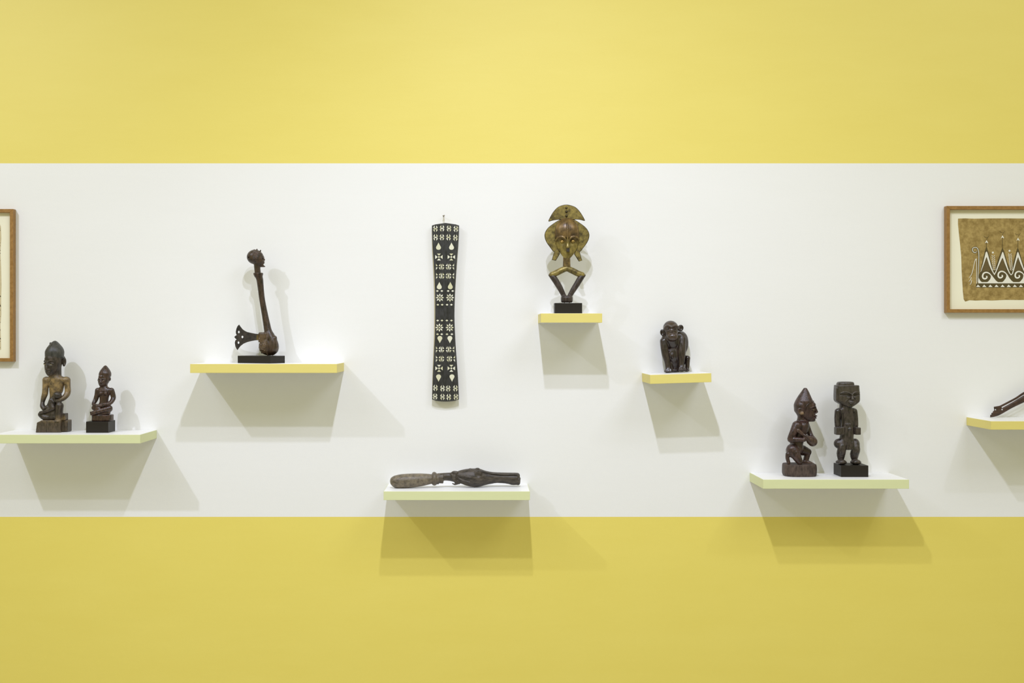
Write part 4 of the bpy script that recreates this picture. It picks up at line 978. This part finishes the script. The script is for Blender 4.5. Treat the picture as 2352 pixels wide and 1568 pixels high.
# ------------------------------------------------------------------ standing figure (right shelf)
def figure_standing():
    k = 6.031
    p = Place(1760, 860, k, 0.112, 1150, 1417, TOP6)
    r = thing('standing_figure_statue', 'blocky standing wooden figure with square head and bent legs on a dark block', 'statue', p.loc)
    g = Carve(12)
    g.loft([(480, 1110, 0, 100, 62), (500, 1112, 0, 125, 70), (560, 1118, 0, 98, 74), (650, 1126, 0, 92, 78), (750, 1128, 5, 88, 82), (840, 1118, 5, 88, 84), (900, 1112, 0, 92, 86), (945, 1112, 0, 98, 88), (985, 1130, 0, 90, 80)], p=2.6)
    g.box((1138, 1000, 30), (48, 56, 56), 12); g.cone((1100, 400, -5), (1102, 505, -5), 82, 86)
    # arms: flat slabs down to block hands
    g.chain([(990, 530, 0, 42), (985, 620, 0, 42), (988, 720, 10, 42)], 8); g.chain([(1218, 530, 0, 44), (1236, 620, 0, 36), (1238, 720, 10, 34)], 8)
    g.box((992, 796, 40), (48, 52, 62), 10, k=8); g.box((1243, 796, 40), (38, 50, 62), 10, k=8); g.box((1030, 790, 60), (28, 54, 40), 8, k=6)
    g.chain([(1022, 510, 58, 9), (1034, 600, 72, 9), (1030, 720, 76, 9)], 6); g.chain([(1205, 520, 60, 6), (1210, 640, 70, 6), (1208, 740, 74, 6)], 6)
    g.cone((1066, 720, 92), (1066, 760, 96), 5, k=5, mode='s'); g.ell((1132, 770, 82), (26, 18, 16)); g.ell((1110, 705, 80), (34, 10, 14))
    # legs
    g.ell((1000, 975, 0), (62, 68, 70)); g.chain([(1040, 960, 10, 64), (1035, 1040, 40, 58), (1030, 1110, 20, 60), (1030, 1180, 10, 44)], 12)
    g.ell((1232, 985, 0), (60, 80, 72)); g.chain([(1218, 970, 10, 60), (1228, 1050, 40, 58), (1215, 1120, 20, 60), (1218, 1180, 10, 44)], 12)
    for cx in (1026, 1226):
        g.ell((cx, 1228, 40), (74, 34, 88), k=10); g.ell((cx, 1212, 80), (50, 26, 44), k=8)
        for i in range(3): g.cone((cx - 20 + i * 20, 1225, 128), (cx - 22 + i * 22, 1255, 132), 3, k=5, mode='s')
    # head: squared block, jaw drawn in to the chin
    g.loft([(165, 1112, 0, 150, 116), (175, 1112, 0, 158, 122), (250, 1113, 0, 164, 126), (330, 1114, 0, 167, 126), (385, 1116, 0, 162, 120), (420, 1122, 4, 122, 104), (450, 1130, 8, 72, 82), (472, 1134, 10, 34, 52)], p=4.0, k=8)
    g.loft([(116, 1100, 0, 72, 62), (122, 1098, 0, 100, 86), (140, 1095, 0, 114, 98), (168, 1095, 0, 117, 100)], p=2.8, k=4)
    g.chain([(968, 180, 88, 7), (1010, 178, 112, 7), (1110, 174, 119, 8), (1210, 177, 112, 7), (1256, 180, 88, 7)], 4)
    # brow line, eye bands, nose, mouth and cheek cuts
    g.chain([(984, 296, 112, 6), (1010, 268, 122, 7), (1055, 256, 132, 7), (1105, 266, 134, 7), (1146, 292, 138, 8)], 4); g.chain([(1146, 292, 138, 8), (1180, 266, 130, 7), (1220, 256, 120, 7), (1262, 262, 96, 6)], 4)
    g.box((1062, 296, 138), (76, 13, 34), 4, a=2, k=4, mode='s'); g.box((1222, 292, 128), (52, 12, 34), 4, k=4, mode='s')
    g.box((1065, 360, 140), (92, 46, 16), 6, k=14, mode='s'); g.box((1222, 352, 138), (54, 46, 16), 6, k=14, mode='s')
    g.ell((1106, 336, 122), (26, 22, 14), k=5); g.ell((1192, 330, 122), (22, 20, 14), k=5)
    g.chain([(1150, 300, 132, 14), (1152, 352, 142, 20)], 8); g.ell((1152, 398, 122), (48, 30, 22), k=10); g.ell((1152, 398, 142), (36, 8, 10), k=4); g.ell((1152, 414, 138), (34, 8, 10), k=4)
    g.ell((1134, 445, 90), (40, 28, 24), k=10)
    g.chain([(1098, 350, 122, 6), (1060, 392, 114, 6), (1040, 412, 100, 5)], 6); g.chain([(1196, 350, 122, 6), (1222, 378, 110, 6), (1244, 398, 92, 4)], 6)
    for i in range(5): g.cone((1012 + i * 14, 340, 128), (1016 + i * 10, 392, 122), 3, k=4, mode='s')
    g.box((962, 290, 30), (18, 92, 56), 8, k=10)
    obj('figure', g.mesh('figure', 4.6, p.u, p.anchor, lambda x, z, w: np.clip((460 - z) / 60, 0, 1) * np.clip((w - 60) / 50, 0, 1)), 'stander', r)
    obj('stand', p.box('stand', 984, 1358, 1260, 1417, -175, 175), 'black', r, label='dark brown block')
figure_standing()

# ------------------------------------------------------------------ long wooden implement at the right edge
def implement():
    k = 5.809
    p = Place(2200, 880, k, 0.05, 430, 474, None)
    p.loc = (p.loc[0], p.loc[1], TOP7 + 0.001)
    r = thing('wooden_implement', 'slender brown carved wooden implement slanting up from the right shelf', 'carving', p.loc)
    g = Carve(6)
    g.chain([(432, 466, 0, 5), (470, 445, 0, 22), (530, 415, 0, 34), (600, 378, 0, 34), (700, 322, 0, 33), (800, 268, 0, 37), (900, 215, 0, 43), (1100, 118, 0, 44), (1300, 10, 0, 40), (1500, -95, 0, 34)])
    g.chain([(560, 330, 0, 14), (680, 268, 0, 14), (780, 214, 0, 14), (880, 150, 0, 17), (1000, 110, 0, 30)], 6)
    g.box((525, 348, 0), (42, 26, 22), 6, a=-10, k=6); g.box((560, 360, 0), (30, 30, 20), 6, a=-27)
    g.cone((462, 440, 0), (520, 375, 0), 16, 30)
    for x, z in ((444, 446), (460, 420), (480, 396)): g.ell((x, z, 0), (14, 12, 18), k=4)
    g.cone((590, 366, 60), (590, 366, -60), 11, k=3, mode='s'); g.cone((502, 368, 60), (502, 368, -60), 10, k=3, mode='s')
    g.cone((600, 345, 26), (690, 297, 26), 5, 7, k=3, mode='s')
    obj('shaft', g.mesh('shaft', 4.5, p.u, p.anchor, None, 0.34), 'tool', r)
    obj('support_rod', p.tube('support_rod', [(1250, 440, 0), (1250, 60, 0)], 8, 8), 'steel', r)
    obj('stand', p.box('stand', 1130, 1370, 420, 474, -100, 100), 'black', r)
implement()
